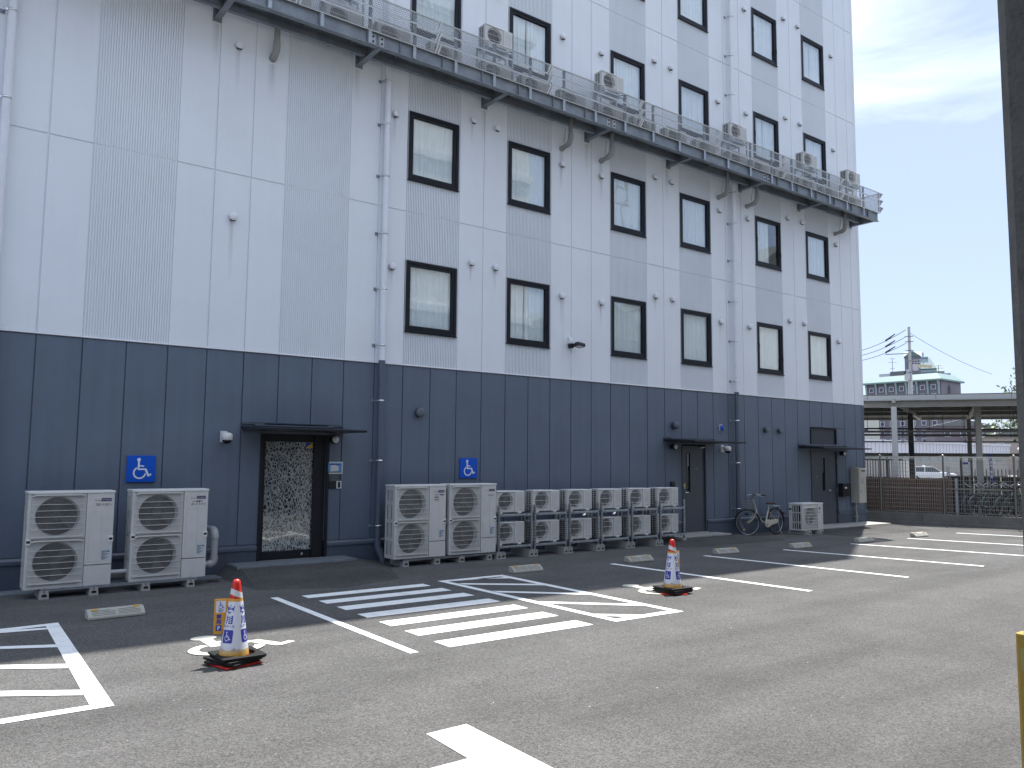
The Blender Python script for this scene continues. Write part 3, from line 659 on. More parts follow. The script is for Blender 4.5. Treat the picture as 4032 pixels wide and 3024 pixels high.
# ramps of asphalt up to the doors
def ramp(top, bot, zt, name='door_ramp'):
    mb = MB(); n = len(top); vs = [(x, y, zt) for x, y in top] + [(x, y, -0.01) for x, y in bot]
    mb.add(vs, [(i, i+1, n+i+1, n+i) for i in range(n-1)], 0, False)
    return part(name, mb, ASPH_D, None, kind='structure')
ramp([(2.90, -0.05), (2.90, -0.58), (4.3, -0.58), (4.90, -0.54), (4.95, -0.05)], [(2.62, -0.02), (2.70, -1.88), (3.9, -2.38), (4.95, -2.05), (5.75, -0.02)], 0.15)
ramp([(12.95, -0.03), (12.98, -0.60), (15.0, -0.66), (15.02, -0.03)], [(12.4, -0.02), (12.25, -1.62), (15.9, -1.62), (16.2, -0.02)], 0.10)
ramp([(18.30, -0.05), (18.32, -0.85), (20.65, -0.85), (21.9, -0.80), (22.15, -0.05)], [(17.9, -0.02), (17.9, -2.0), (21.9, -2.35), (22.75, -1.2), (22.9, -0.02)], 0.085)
def slab(x0, x1, y0, z, name, m, joints=()):
    mb = MB(); mb.box(x0, y0, -0.05, x1, -0.012, z); return part(name, mb, m, None, 0.004, kind='structure')
STEP = mat('pale_step_slab', (0.36, 0.36, 0.34), rough=0.8, var=0.1, scale=5, bump=0.2)
xs = [12.96, 13.65, 14.35, 15.02]
for i in range(3): slab(xs[i]+0.004, xs[i+1]-0.004, -0.52, 0.112, 'step_slab', STEP)
xs = [18.32, 19.25, 20.2, 21.15, 22.12]
for i in range(4): slab(xs[i]+0.004, xs[i+1]-0.004, -0.78, 0.096, 'step_slab', STEP)
# metal edged step grating in front of the glass door
gs = thing('step_grating', 'grey ribbed metal step grating at the foot of the glass door', 'grating', (2.86, -0.012, 0))
a = MB(); a.box(0, -0.50, 0.0, 0.03, 0, 0.172); a.box(0.03, -0.035, 0.13, 2.02, 0, 0.172); a.box(0.03, -0.50, 0.13, 2.02, -0.47, 0.172); a.box(2.02, -0.50, 0.0, 2.05, 0, 0.172); part('frame', a, GALV_D, gs, 0.003)
for i in range(10):
    b = MB(); b.box(0.03, -0.078-i*0.0435, 0.14, 2.02, -0.050-i*0.0435, 0.168); part('slat', b, GALV_D, gs)
b = MB(); b.box(0.03, -0.47, 0.0, 2.02, -0.035, 0.12); part('backing', b, BLACK, gs)
# drain channel cover along the wall
dc = thing('drain_channel', 'long grey steel drain channel cover along the foot of the slate wall', 'drain', (0, -0.012, 0))
for i in range(4):
    a = MB(); x0 = -2.4+i*1.28; a.box(x0, -0.36, -0.02, x0+1.27, -0.02, 0.014); part('cover', a, GALV_D, dc, 0.003)
for i in range(7):
    a = MB(); x0 = 5.9+i*1.0; a.box(x0, -0.33, -0.02, x0+0.99, -0.02, 0.012); part('cover', a, GALV_D, dc, 0.003)
rp_ = random.Random(8)
lit = MB()
for i in range(70):
    x, y = rp_.uniform(-2, 9), rp_.uniform(-9.5, -0.8); s = rp_.uniform(0.003, 0.009); a0 = rp_.uniform(0, 6)
    lit.add([(x+math.cos(a0+k*1.57)*s*(1+0.5*(k % 2)), y+math.sin(a0+k*1.57)*s*1.3, 0.001) for k in range(4)]+[(x, y, 0.001+s*0.8)], [(0, 1, 4), (1, 2, 4), (2, 3, 4), (3, 0, 4)], i % 2)
o = part('grit', lit, [mat('pale_grit', (0.5, 0.49, 0.46), rough=0.8), mat('dark_grit', (0.03, 0.028, 0.025), rough=0.8)], None, kind='stuff'); tag(o, 'scattered pale and dark grit on the asphalt', 'grit'); 
# a few drain covers
for x, y, l in ((2.46, -0.62, 'small round dark drain cover beside the left condensers'), (14.85, -1.0, 'small round dark drain cover in front of the middle steel door')):
    a = MB(); a.lathe([(0.001, 0.010), (0.085, 0.010), (0.095, 0.004)], 20); o = part('drain_cover', a, mat('cast_iron', (0.05, 0.05, 0.05), rough=0.6, metal=0.3), None, loc=(x, y, 0.0)); tag(o, l, 'drain cover')

# ------------------------------------------------------------------ wall mounted things
SIGNB = mat('blue_sign_face', (0.0, 0.085, 0.52), rough=0.3, var=0.02); SIGNW = mat('white_sign_print', (0.72, 0.74, 0.78), rough=0.35, var=0.0)
def isa_sign(x, z, w, label):
    e = thing('wheelchair_sign', label, 'sign', (x, -0.002, z), group='blue wheelchair signs on the slate wall')
    a = MB(); a.box(0, -0.03, 0, w, 0, w*0.98); part('plate', a, SIGNB, e, 0.003)
    b = MB()
    for i, p in enumerate(ISA): b.add([(0.03*w+u*w*0.94, -0.0315-i*0.0001, 0.02*w+v*w*0.94) for u, v in p], [tuple(range(len(p)))])
    part('symbol', b, SIGNW, e)
isa_sign(1.29, 1.49, 0.41, 'blue wheelchair symbol sign above the gap between the two left condensers')
isa_sign(7.31, 1.505, 0.405, 'blue wheelchair symbol sign above the paired tall condensers right of the white downpipe')
CAMW = mat('camera_white', (0.6, 0.6, 0.59), rough=0.4, var=0.04)
def dome_cam(x, z, label):
    e = thing('security_camera', label, 'camera', (x, -0.001, z))
    a = MB(); a.box(-0.055, -0.03, -0.09, 0.055, 0, 0.09); a.box(-0.028, -0.17, 0.0, 0.028, -0.03, 0.055); part('wall_bracket', a, CAMW, e, 0.006)
    b = MB(); b.lathe([(0.001, 0.065), (0.05, 0.06), (0.085, 0.035), (0.088, -0.05), (0.078, -0.06), (0.07, -0.06)], 24, org=(0, -0.19, 0)); part('housing', b, CAMW, e)
    c = MB(); c.lathe([(0.072, -0.058), (0.066, -0.085), (0.045, -0.11), (0.001, -0.12)], 20, org=(0, -0.19, 0)); part('dome', c, mat('smoked_dome', (0.01, 0.01, 0.012), rough=0.08), e)
dome_cam(2.72, 2.21, 'white dome security camera left of the glass door')
dome_cam(15.33, 2.20, 'white dome security camera right of the middle steel door, beside the dark downpipe')
LENS = mat('lamp_lens', (0.62, 0.62, 0.62), rough=0.25, var=0.03)
def wall_lamp(x, z, label, r=0.075):
    e = thing('wall_lamp', label, 'lamp', (x, -0.001, z), group='round wall lamps under the door canopies')
    a = MB(); a.lathe([(r*0.8, 0), (r*0.85, -0.07), (r, -0.08), (r, -0.13), (r*0.92, -0.135), (r*0.86, -0.135)], 24, axis='y'); part('housing', a, BLACKM, e)
    b = MB(); b.lathe([(r*0.87, -0.128), (r*0.7, -0.150), (0.001, -0.155)], 24, axis='y'); part('lens', b, LENS, e)
wall_lamp(4.63, 2.20, 'round black wall lamp with pale lens to the right of the glass door')
wall_lamp(13.45, 2.22, 'round black wall lamp at the left end of the middle door canopy')
wall_lamp(20.82, 2.14, 'round black wall lamp at the right side of the far double door')
e = thing('twin_sensor', 'small pale twin sensor under the canopy of the middle steel door', 'sensor', (14.52, -0.001, 2.22))
for dx in (-0.035, 0.035):
    a = MB(); a.lathe([(0.03, 0), (0.03, -0.05), (0.02, -0.07), (0.001, -0.075)], 14, axis='y', org=(dx, 0, 0)); part('lens', a, LENS, e)
e = thing('blue_beacon', 'small blue warning beacon high on the wall between middle door and downpipe', 'beacon', (15.29, -0.001, 2.65))
a = MB(); a.box(-0.05, -0.025, 0, 0.05, 0, 0.165); part('base', a, WHITE_P, e, 0.004)
a = MB(); a.lathe([(0.001, 0.155), (0.03, 0.15), (0.047, 0.12), (0.047, 0.03), (0.04, 0.01), (0.001, 0.008)], 20, org=(0, -0.05, 0)); part('lens', a, mat('blue_lens', (0.01, 0.08, 0.45), rough=0.15), e)
# poster, plate, reader
e = thing('framed_poster', 'small framed blue poster with a picture of a white hotel beside the glass door', 'poster', (4.53, -0.001, 1.60))
a = MB(); a.box(0, -0.018, 0, 0.30, 0, 0.212); part('frame', a, mat('silver_poster_frame', (0.62, 0.65, 0.62), rough=0.35), e, 0.003)
a = MB(); a.box(0.022, -0.0195, 0.022, 0.278, -0.0185, 0.19, 0)
a.ext([(0.065, 0.045), (0.215, 0.055), (0.215, 0.135), (0.15, 0.155), (0.065, 0.15)], 'y', -0.021, -0.0198, 1)
for i in range(4): a.box(0.072, -0.0222, 0.06+i*0.02, 0.205, -0.0212, 0.066+i*0.02, 2)
a.box(0.022, -0.0222, 0.022, 0.278, -0.0212, 0.043, 3); a.box(0.045, -0.0222, 0.158, 0.255, -0.0212, 0.172, 4)
part('print', a, [mat('poster_sky', (0.10, 0.28, 0.52)), mat('poster_white', (0.7, 0.7, 0.7)), mat('poster_grey', (0.42, 0.38, 0.42)), mat('poster_dark', (0.12, 0.16, 0.13)), mat('poster_navy', (0.02, 0.06, 0.25))], e)
e = thing('notice_plate', 'dark notice plate with faint lines below the framed poster', 'sign', (4.585, -0.001, 1.475))
a = MB(); a.box(0, -0.008, 0, 0.205, 0, 0.105); part('plate', a, mat('dark_plate', (0.05, 0.055, 0.065), rough=0.4), e)
a = MB()
for i, (u, v) in enumerate([(0.02, 0.19), (0.03, 0.18), (0.06, 0.15), (0.02, 0.19), (0.04, 0.17)]): a.box(u, -0.0092, 0.012+i*0.018, v, -0.0082, 0.019+i*0.018)
part('print', a, mat('plate_print', (0.16, 0.17, 0.18)), e)
e = thing('card_reader', 'black entry card reader with a white framed keypad right of the glass door', 'card reader', (4.575, -0.001, 1.345))
a = MB(); a.box(0, -0.03, 0.005, 0.135, 0, 0.125); part('intercom', a, BLACK, e, 0.003)
a = MB(); a.box(0.14, -0.025, 0, 0.232, 0, 0.13, 0); a.box(0.163, -0.027, 0.012, 0.212, -0.0255, 0.118, 1); part('keypad', a, [WHITE_P, BLACK], e)
e = thing('key_box', 'small black key box on the wall left of the middle steel door', 'box', (13.38, -0.001, 1.18)); a = MB(); a.box(0, -0.05, 0, 0.12, 0, 0.20); a.box(0.01, -0.055, 0.02, 0.11, -0.05, 0.18); part('body', a, BLACK, e, 0.006)
a = MB(); a.box(0.04, -0.06, 0.08, 0.08, -0.055, 0.12); part('lock', a, BLACKM, e)
# floodlight
e = thing('floodlight', 'black floodlight with white wall hood on the pale wall between windows', 'floodlight', (10.14, -0.001, 4.48))
a = MB(); a.ext([(0, -0.06), (0, 0.09), (-0.05, 0.085), (-0.09, 0.05), (-0.11, 0.0), (-0.11, -0.06)], 'x', -0.05, 0.05); part('hood', a, WHITE_P, e, 0.003)
a = MB(); a.cyl((0, -0.03, -0.11), (0, -0.12, -0.11), 0.055, n=18); a.frame_box((0, -0.08, -0.11), (0.05, -0.18, -0.10), 0.05, 0.02); part('arm', a, BLACKM, e)
h = obj('lamp_head', None, e, (0.10, -0.24, -0.11), (R(-14), R(4), R(8))); h.empty_display_size = 0.1
a = MB(); a.ext([(-0.12, -0.075), (0.12, -0.075), (0.15, -0.02), (0.11, 0.085), (-0.11, 0.085), (-0.15, -0.02)], 'z', -0.02, 0.045); part('casing', a, BLACKM, h, 0.006)
a = MB(); a.box(-0.075, -0.04, -0.026, 0.085, 0.035, -0.021); part('lens', a, LENS, h)
# mailbox and water heater
e = thing('mailbox', 'black wall mailbox with a small white label beside the far double door', 'mailbox', (20.62, -0.001, 0.87))
a = MB(); a.box(0, -0.17, 0, 0.40, 0, 0.375); a.box(-0.01, -0.18, 0.33, 0.41, 0, 0.385); part('body', a, BLACKM, e, 0.008)
a = MB(); a.box(0.10, -0.183, 0.24, 0.19, -0.1705, 0.285); part('label', a, WHITE_P, e)
HEAT = mat('beige_heater_metal', (0.44, 0.425, 0.375), rough=0.45, var=0.05, streak=0.08)
e = thing('water_heater', 'tall beige wall mounted water heater near the building corner', 'water heater', (21.28, -0.02, 0.68))
a = MB(); a.box(0, -0.27, 0, 0.40, 0, 1.03); a.box(0.02, -0.20, 1.03, 0.14, -0.02, 1.055); part('casing', a, HEAT, e, 0.01)
a = MB(); a.box(0.012, -0.278, 0.44, 0.388, -0.2705, 1.015); a.box(0.012, -0.278, 0.015, 0.388, -0.2705, 0.43); part('cover', a, HEAT, e, 0.003)
a = MB(); a.box(0.14, -0.282, 0.93, 0.34, -0.2785, 0.965); part('exhaust_slot', a, BLACK, e)
a = MB(); a.box(0.10, -0.2795, 0.56, 0.25, -0.2785, 0.72); a.box(0.06, -0.2795, 0.30, 0.14, -0.2785, 0.38); part('label', a, mat('faded_label', (0.33, 0.33, 0.31)), e)
a = MB(); a.tube([(0.10, -0.10, 0.0), (0.10, -0.10, -0.22), (0.17, -0.07, -0.32), (0.17, -0.07, -0.68)], 0.026, 10); part('conduit', a, mat('beige_conduit', (0.3, 0.31, 0.31), rough=0.5), e)
for z in (-0.12, -0.42, -0.62):
    a = MB(); a.box(0.06, -0.11, z, 0.21, 0.018, z+0.02); part('clip', a, GALV, e)

# ------------------------------------------------------------------ air conditioner outdoor units
ACW = mat('condenser_beige_white', (0.58, 0.58, 0.555), rough=0.42, var=0.05, scale=6, dirt=(0.33, 0.31, 0.27), dirt_amt=0.16, dirt_scale=5)
ACIN = mat('condenser_inside', (0.015, 0.016, 0.017), rough=0.6)
ACG = mat('condenser_grille', (0.5, 0.5, 0.48), rough=0.4)
ACTOP = mat('condenser_lid', (0.68, 0.69, 0.67), rough=0.35, var=0.04)
FANM = mat('fan_plastic', (0.045, 0.048, 0.05), rough=0.45)
INK = mat('black_print', (0.02, 0.02, 0.025), rough=0.5, var=0)
INKR = mat('red_print', (0.45, 0.05, 0.05), rough=0.5, var=0); NAVY = mat('navy_badge', (0.02, 0.028, 0.075), rough=0.3, var=0); SILV = mat('badge_print', (0.5, 0.52, 0.58), rough=0.35, var=0)
STICK = mat('sticker_paper', (0.50, 0.55, 0.60), rough=0.5, var=0.02)
MC = {}
def ac_big_parts():
    if 'big' in MC: return MC['big']
    w, d, h = 1.04, 0.34, 1.28; fx = 0.70; out_ = []
    c = MB()
    c.box(0, 0.0, 0.0, 0.035, 0.03, h-0.03); c.box(fx, -0.004, 0.28, w, 0.03, h-0.03); c.box(fx, -0.008, 0, w, 0.03, 0.268)
    cz = (0.335, 0.94); rr = 0.268; cx = 0.355
    for k, (z0, z1) in enumerate(((0.035, 0.635), (0.64, h-0.03))): c.hole_face(0.035, fx-0.004, z0, z1, cx, cz[k], rr, 0.01)
    c.box(0.035, 0.0, 0, fx-0.004, 0.03, 0.035)
    c.box(w-0.012, 0.03, 0, w, d, h-0.03); c.box(0, d-0.012, 0, w-0.012, d, h-0.03); c.box(0, 0.03, 0, w-0.012, d-0.012, 0.01)
    # slotted left side: posts, cross ties and vertical bars in front of the coil
    c.box(0, 0.03, 0, 0.014, 0.10, h-0.03); c.box(0, d-0.05, 0, 0.014, d-0.012, h-0.03)
    for z in (0.0, 0.30, 0.62, 0.93, h-0.09): c.box(0, 0.10, z, 0.014, d-0.05, z+0.06)
    for y in (0.142, 0.184, 0.226): c.box(0, y, 0.06, 0.014, y+0.016, h-0.09)
    for k in (0, 1):                                             # shroud behind each hole
        n = 32; vs = []
        for r_, y in ((rr, 0.01), (rr*0.96, 0.055), (rr*0.93, 0.10)): vs += [(cx+math.cos(2*PI*i/n)*r_, y, cz[k]+math.sin(2*PI*i/n)*r_) for i in range(n)]
        c.add(vs, [(j*n+i, j*n+(i+1) % n, (j+1)*n+(i+1) % n, (j+1)*n+i) for j in range(2) for i in range(n)], 0, True)
    # pressed relief on the service panel
    for a_, b_, c_, e_ in ((0.74, 0.33, 0.745, 1.0), (0.895, 0.33, 0.90, 1.0), (0.74, 0.325, 0.90, 0.331), (0.74, 0.999, 0.90, 1.005)): c.box(a_, -0.0075, b_, c_, -0.0035, e_)
    out_.append(('casing', c.mesh('casing', [ACW]), (0, 0, 0)))
    inn = MB(); inn.box(0.02, 0.16, 0.012, w-0.014, d-0.014, h-0.035); inn.box(0.72, 0.032, 0.012, w-0.014, 0.16, h-0.035); out_.append(('coil', inn.mesh('coil', [ACIN]), (0, 0, 0)))
    lid = MB(); lid.box(-0.008, -0.014, h-0.032, w+0.008, d+0.006, h); out_.append(('lid', lid.mesh('lid', [ACTOP], 0.005), (0, 0, 0)))
    for k in (0, 1):
        f = MB(); f.cyl((0, 0.02, 0), (0, 0.07, 0), 0.06, n=16)
        for q in range(3):
            a0 = q*2*PI/3+0.3+k; pts = []
            for s_ in range(7):
                a = a0+s_*0.14; pts.append((math.cos(a)*0.25, 0.02+s_*0.006, math.sin(a)*0.25))
            inn_ = [(math.cos(a0+s_*0.12)*0.05, 0.025+s_*0.006, math.sin(a0+s_*0.12)*0.05) for s_ in range(7)]
            f.add(pts+inn_, [(i, i+1, 8+i, 7+i) for i in range(6)], 0, True)
        out_.append(('fan', f.mesh('fan', [FANM]), (cx, 0.06, cz[k])))
        gmb = MB(); gy = -0.012
        z0, z1 = cz[k]-0.29, cz[k]+0.285
        for i in range(62):
            x = 0.065+i*(0.60/61); gmb.box(x-0.0008, gy, z0, x+0.0008, gy+0.002, z1)
        out_.append(('grille_wires', gmb.mesh('grille_wires', [ACG]), (0, 0, 0)))
        for i in range(7):
            z = cz[k]-0.245+i*0.082
            b = MB(); b.tube([(0.045, 0.004, z), (0.05, -0.022, z), (0.665, -0.022, z), (0.672, 0.004, z)], 0.0038, 6)
            if i == 6: b = MB(); b.ext([(0.05, z+0.03), (0.085, z+0.055), (0.63, z+0.055), (0.668, z+0.03), (0.668, z+0.018), (0.62, z+0.035), (0.095, z+0.035), (0.05, z+0.018)], 'y', -0.028, 0.008)
            if i == 0: b = MB(); b.box(0.045, -0.026, z-0.028, 0.67, -0.004, z-0.01)
            out_.append(('grille_bar', b.mesh('grille_bar', [ACW]), (0, 0, 0)))
    for x in (-0.004, w-0.055):
        b = MB(); b.box(x, -0.016, 0.58, x+0.06, 0.02, 0.66); b.box(x+0.008, -0.018, 0.605, x+0.052, -0.0155, 0.635, 1); out_.append(('handle', b.mesh('handle', [WHITE_P, BLACK]), (0, 0, 0)))
    s_ = MB(); s_.box(0.905, -0.0055, 0.325, 1.02, -0.0043, 0.50, 0)
    for i in range(9): s_.box(0.912, -0.0065, 0.34+i*0.014, 0.95+0.05*((i*7) % 3)/2, -0.0057, 0.346+i*0.014, 1)
    s_.box(0.985, -0.0065, 0.44, 1.008, -0.0057, 0.455, 1); out_.append(('rating_label', s_.mesh('rating_label', [STICK, INK]), (0, 0, 0)))
    m_ = MB(); m_.box(0.875, -0.006, 1.135, 1.005, -0.0045, 1.178, 0); wall_text(m_, 'CITY MULTI', 0.882, 1.147, 0.026, -0.0066, 1, 0.02, 0.86)
    for ox, oz in ((0.0, 0.0), (-0.009, -0.0135), (0.009, -0.0135)):
        m_.add([(0.805+ox, -0.0052, 1.158+oz-0.0065), (0.805+ox+0.006, -0.0052, 1.158+oz), (0.805+ox, -0.0052, 1.158+oz+0.0075), (0.805+ox-0.006, -0.0052, 1.158+oz)], [(0, 1, 2, 3)], 2)
    wall_text(m_, '三菱電機', 0.82, 1.142, 0.014, -0.0052, 3, 0.0, 0.9)
    out_.append(('badge', m_.mesh('badge', [NAVY, SILV, INKR, INK]), (0, 0, 0)))
    MC['big'] = out_; return out_
def ac_big(x, y, z, label, lines):
    e = thing('air_conditioner_unit', label, 'air conditioner', (x, y, z), group='tall twin fan condensers on the ground')
    for n, me, l in ac_big_parts(): obj(n, me, e, l)
    t = MB()
    for s, tx, tz, hh, sxx in lines: wall_text(t, s, tx, tz, hh*1.12, -0.0052, 0, 0.03, sxx*0.95)
    part('lettering', t, INK, e)
ac_big(-0.07, -0.92, 0.125, 'tall beige twin fan condenser lettered フロントロビー, farthest left of all', [('フロントロビー', 0.80, 1.075, 0.036, 0.78)])
ac_big(1.205, -0.92, 0.13, 'tall beige twin fan condenser lettered 2〜4階廊下 2階コインランドリー, left of the elbow duct', [('2〜4階廊下', 0.815, 1.085, 0.029, 0.95), ('2階コインランドリー', 0.80, 1.045, 0.027, 0.78)])
ac_big(5.46, -0.80, 0.14, 'tall beige twin fan condenser lettered フロント事務室, just right of the white downpipe', [('フロント事務室', 0.80, 1.085, 0.028, 0.95), ('更衣室1', 0.80, 1.040, 0.028, 0.95), ('更衣室2', 0.80, 0.995, 0.028, 0.95)])
ac_big(6.585, -0.80, 0.145, 'tall beige twin fan condenser lettered ラウンジ, next to the racks of small units', [('ラウンジ', 0.855, 1.045, 0.034, 0.9)])

def ac_small_parts(w=0.675, d=0.25, h=0.41, key='small'):
    if key in MC: return MC[key]
    out_ = []; c = MB(); fx = w*0.655; cx, cz, rr = w*0.345, h*0.5, h*0.425
    c.hole_face(0.0, fx, 0.0, h-0.02, cx, cz, rr, 0.008); c.box(fx+0.002, -0.006, 0, w, 0.03, h-0.015); c.box(0, 0.009, 0, 0.03, 0.03, h-0.02)
    c.box(w-0.01, 0.03, 0, w, d, h-0.015); c.box(0, d-0.01, 0, w-0.01, d, h-0.02); c.box(0, 0.03, 0, w-0.01, d-0.01, 0.008)
    for i in range(9): c.box(fx+0.05+i*0.018, -0.0085, 0.09, fx+0.054+i*0.018, -0.0055, h-0.06)
    n = 28; vs = []
    for r_, y in ((rr, 0.008), (rr*0.93, 0.04), (rr*0.86, 0.07)): vs += [(cx+math.cos(2*PI*i/n)*r_, y, cz+math.sin(2*PI*i/n)*r_) for i in range(n)]
    c.add(vs, [(j*n+i, j*n+(i+1) % n, (j+1)*n+(i+1) % n, (j+1)*n+i) for j in range(2) for i in range(n)], 0, True)
    # louvred left side
    c.box(0, 0.03, 0, 0.008, 0.075, h-0.02); c.box(0, d-0.03, 0, 0.008, d-0.01, h-0.02); c.box(0, 0.15, 0, 0.008, 0.165, h-0.02)
    for i in range(10): c.box(0, 0.075, i*(h-0.03)/9.4, 0.008, d-0.03, i*(h-0.03)/9.4+0.013)
    out_.append(('casing', c.mesh('casing', [ACW]), (0, 0, 0)))
    inn = MB(); inn.box(0.012, 0.10, 0.01, w-0.012, d-0.012, h-0.03); inn.box(fx+0.01, 0.032, 0.01, w-0.012, 0.10, h-0.03); out_.append(('coil', inn.mesh('coil', [ACIN]), (0, 0, 0)))
    lid = MB(); lid.ext([(-0.012, h-0.022), (-0.004, h), (d+0.003, h), (d+0.003, h-0.022)], 'x', -0.003, fx-0.03); lid.ext([(-0.010, h-0.022), (-0.002, h-0.004), (d+0.003, h-0.004), (d+0.003, h-0.022)], 'x', fx-0.03, w+0.003); out_.append(('lid', lid.mesh('lid', [ACTOP], 0.002), (0, 0, 0)))
    f = MB(); f.cyl((0, 0.0, 0), (0, 0.04, 0), 0.04, n=14)
    for q in range(3):
        a0 = q*2*PI/3+0.8
        pts = [(math.cos(a0+s_*0.16)*rr*0.84, 0.005+s_*0.004, math.sin(a0+s_*0.16)*rr*0.84) for s_ in range(7)]; inn_ = [(math.cos(a0+s_*0.13)*0.035, 0.01+s_*0.004, math.sin(a0+s_*0.13)*0.035) for s_ in range(7)]
        f.add(pts+inn_, [(i, i+1, 8+i, 7+i) for i in range(6)], 0, True)
    out_.append(('fan', f.mesh('fan', [FANM]), (cx, 0.05, cz)))
    gm = MB()
    for i in range(34):
        x = cx-rr+0.004+i*(2*rr-0.008)/33; hh = math.sqrt(max(0, rr*rr-(x-cx)**2))
        gm.box(x-0.0007, -0.001, cz-hh, x+0.0007, 0.001, cz+hh)
    out_.append(('grille_wires', gm.mesh('grille_wires', [ACG]), (0, 0, 0)))
    for i in range(3):
        z = cz+(i-1)*rr*0.62; hh = math.sqrt(rr*rr-(z-cz)**2)
        b = MB(); b.tube([(cx-hh-0.005, 0.008, z), (cx-hh+0.01, -0.008, z), (cx+hh-0.01, -0.008, z), (cx+hh+0.005, 0.008, z)], 0.0042, 6); out_.append(('grille_bar', b.mesh('grille_bar', [ACTOP]), (0, 0, 0)))
    b = MB(); b.box(0, -0.015, -0.028, 0.08, d+0.015, 0.0); fm_ = b.mesh('foot', [ACTOP])
    for x in (0.06, w-0.16): out_.append(('foot', fm_, (x, 0, 0)))
    MC[key] = out_; return out_
def ac_small(x, y, z, label, num=None, group='small condensers on the ground racks', rz=0.0):
    e = thing('air_conditioner_unit', label, 'air conditioner', (x, y, z), rz, group)
    for n, me, l in ac_small_parts(): obj(n, me, e, l)
    if num:
        t = MB()
        for i, ch in enumerate(num): wall_text(t, ch, 0.535+i*0.038, 0.03, 0.034, -0.0068, 0, 0.03, 0.85)
        part('lettering', t, INK, e)
    return e
UX = [7.695, 8.59, 9.48, 10.35, 11.245, 12.16]
TOPN = ['209', '212', '208', '206', '202', '204']; LOWN = ['211', '210', '207', '205', '201', '203']
for i, x in enumerate(UX):
    pos = ['first rack, touching the tall units', 'second rack from the tall units', 'third rack from the tall units', 'third rack from the right end', 'second rack from the right end', 'last rack, by the steel door'][i]
    ac_small(x, -0.72, 0.868, 'small condenser marked %s, upper shelf of the %s' % (TOPN[i], pos), TOPN[i])
    ac_small(x, -0.72, 0.272, 'small condenser marked %s, lower shelf of the %s' % (LOWN[i], pos), LOWN[i])
PX = [(7.71, 8.50), (8.59, 9.39), (9.50, 10.28), (10.385, 11.16), (11.285, 12.06), (12.18, 12.97)]
RL = ['leftmost galvanised rack of the row, touching the tall condensers', 'galvanised rack second from the tall condensers', 'galvanised rack third from the tall condensers', 'galvanised rack third from the right end of the row', 'galvanised rack next to the last one before the steel door', 'galvanised rack at the right end, in front of the middle steel door']
def conc_block(l, w=0.11, h=0.13):
    b = MB(); b.ext([(-w/2, 0), (w/2, 0), (w*0.42, h), (w*0.16, h), (0.0, h-0.03), (-w*0.16, h), (-w*0.42, h)], 'y', 0, l)
    b.box(-w*0.26, -0.002, 0.03, w*0.26, 0.03, 0.06, 1); b.box(-0.006, -0.002, h-0.055, 0.006, 0.02, h-0.03, 1)
    return b
BLK = conc_block(0.62).mesh('foot_block', [CONC_L, BLACK])
SLOT = {}
def strut_post(x, y, z0, z1, parent):
    k = round(z1-z0, 3)
    if k not in SLOT:
        a = MB(); a.box(-0.019, -0.019, 0, -0.015, 0.019, k); a.box(0.015, -0.019, 0, 0.019, 0.019, k); a.box(-0.015, -0.019, 0, 0.015, -0.016, k)
        n = int(k/0.06)
        for i in range(n): a.box(-0.005, -0.0198, 0.02+i*0.06, 0.005, -0.0192, 0.045+i*0.06, 1); a.box(-0.0198, -0.006, 0.02+i*0.06, -0.0192, 0.006, 0.045+i*0.06, 1)
        SLOT[k] = a.mesh('post', [GALV, BLACK])
    return obj('post', SLOT[k], parent, (x, y, z0))
for i, (a_, b_) in enumerate(PX):
    w = b_-a_
    e = thing('equipment_rack', RL[i], 'rack', (a_, -0.78, 0), group='galvanised racks along the slate wall')
    for x in (0, w):
        obj('foot_block', BLK, e, (x+(0.006 if x == 0 else -0.006), -0.03, 0))
        for y in (0, 0.33): strut_post(x, y, 0.128, 1.0, e)
    for z in (0.215, 0.812):
        for y in (-0.005, 0.335):
            c = MB(); c.box(0.02, y-0.02, z-0.02, w-0.02, y+0.02, z+0.02); part('rail', c, GALV, e, 0.004)
        for x in (0.08, w-0.14):
            c = MB(); c.box(x, -0.03, z-0.026, x+0.035, 0.0, z+0.026); c.box(x+0.01, -0.05, z-0.006, x+0.02, -0.03, z+0.006); part('clamp', c, GALV, e)
        for x in (0.0, w):
            c = MB(); c.box(x-0.015, 0.02, z-0.02, x+0.015, 0.31, z+0.02); part('cross_bar', c, GALV, e)
# long steel bases under the tall units
def ground_base(x0, x1, y, blocks, label):
    e = thing('steel_support', label, 'support', (x0, y, 0), group='long steel bases of the tall condensers')
    for yy in (-0.035, 0.30):
        c = MB(); c.box(0, yy-0.018, 0.095, x1-x0, yy+0.018, 0.128); c.box(0.0, yy-0.019, 0.118, x1-x0, yy-0.0185, 0.122, 1); part('rail', c, [GALV, BLACK], e, 0.003)
    for bx in blocks:
        c = conc_block(0.48, 0.115, 0.10); part('foot_block', c, [CONC_L, BLACK], e, loc=(bx-x0, -0.075, 0))
        c = MB(); c.box(bx-x0-0.02, -0.06, 0.09, bx-x0+0.02, -0.01, 0.136); part('clamp', c, GALV, e)
ground_base(0.13, 2.12, -0.92, [0.17, 0.76, 1.42, 2.03], 'long galvanised base on concrete blocks under the two left tall condensers')
ground_base(5.66, 7.88, -0.72, [5.71, 6.35, 6.88, 7.50, 7.82], 'long galvanised base on concrete blocks under the middle pair of tall condensers')
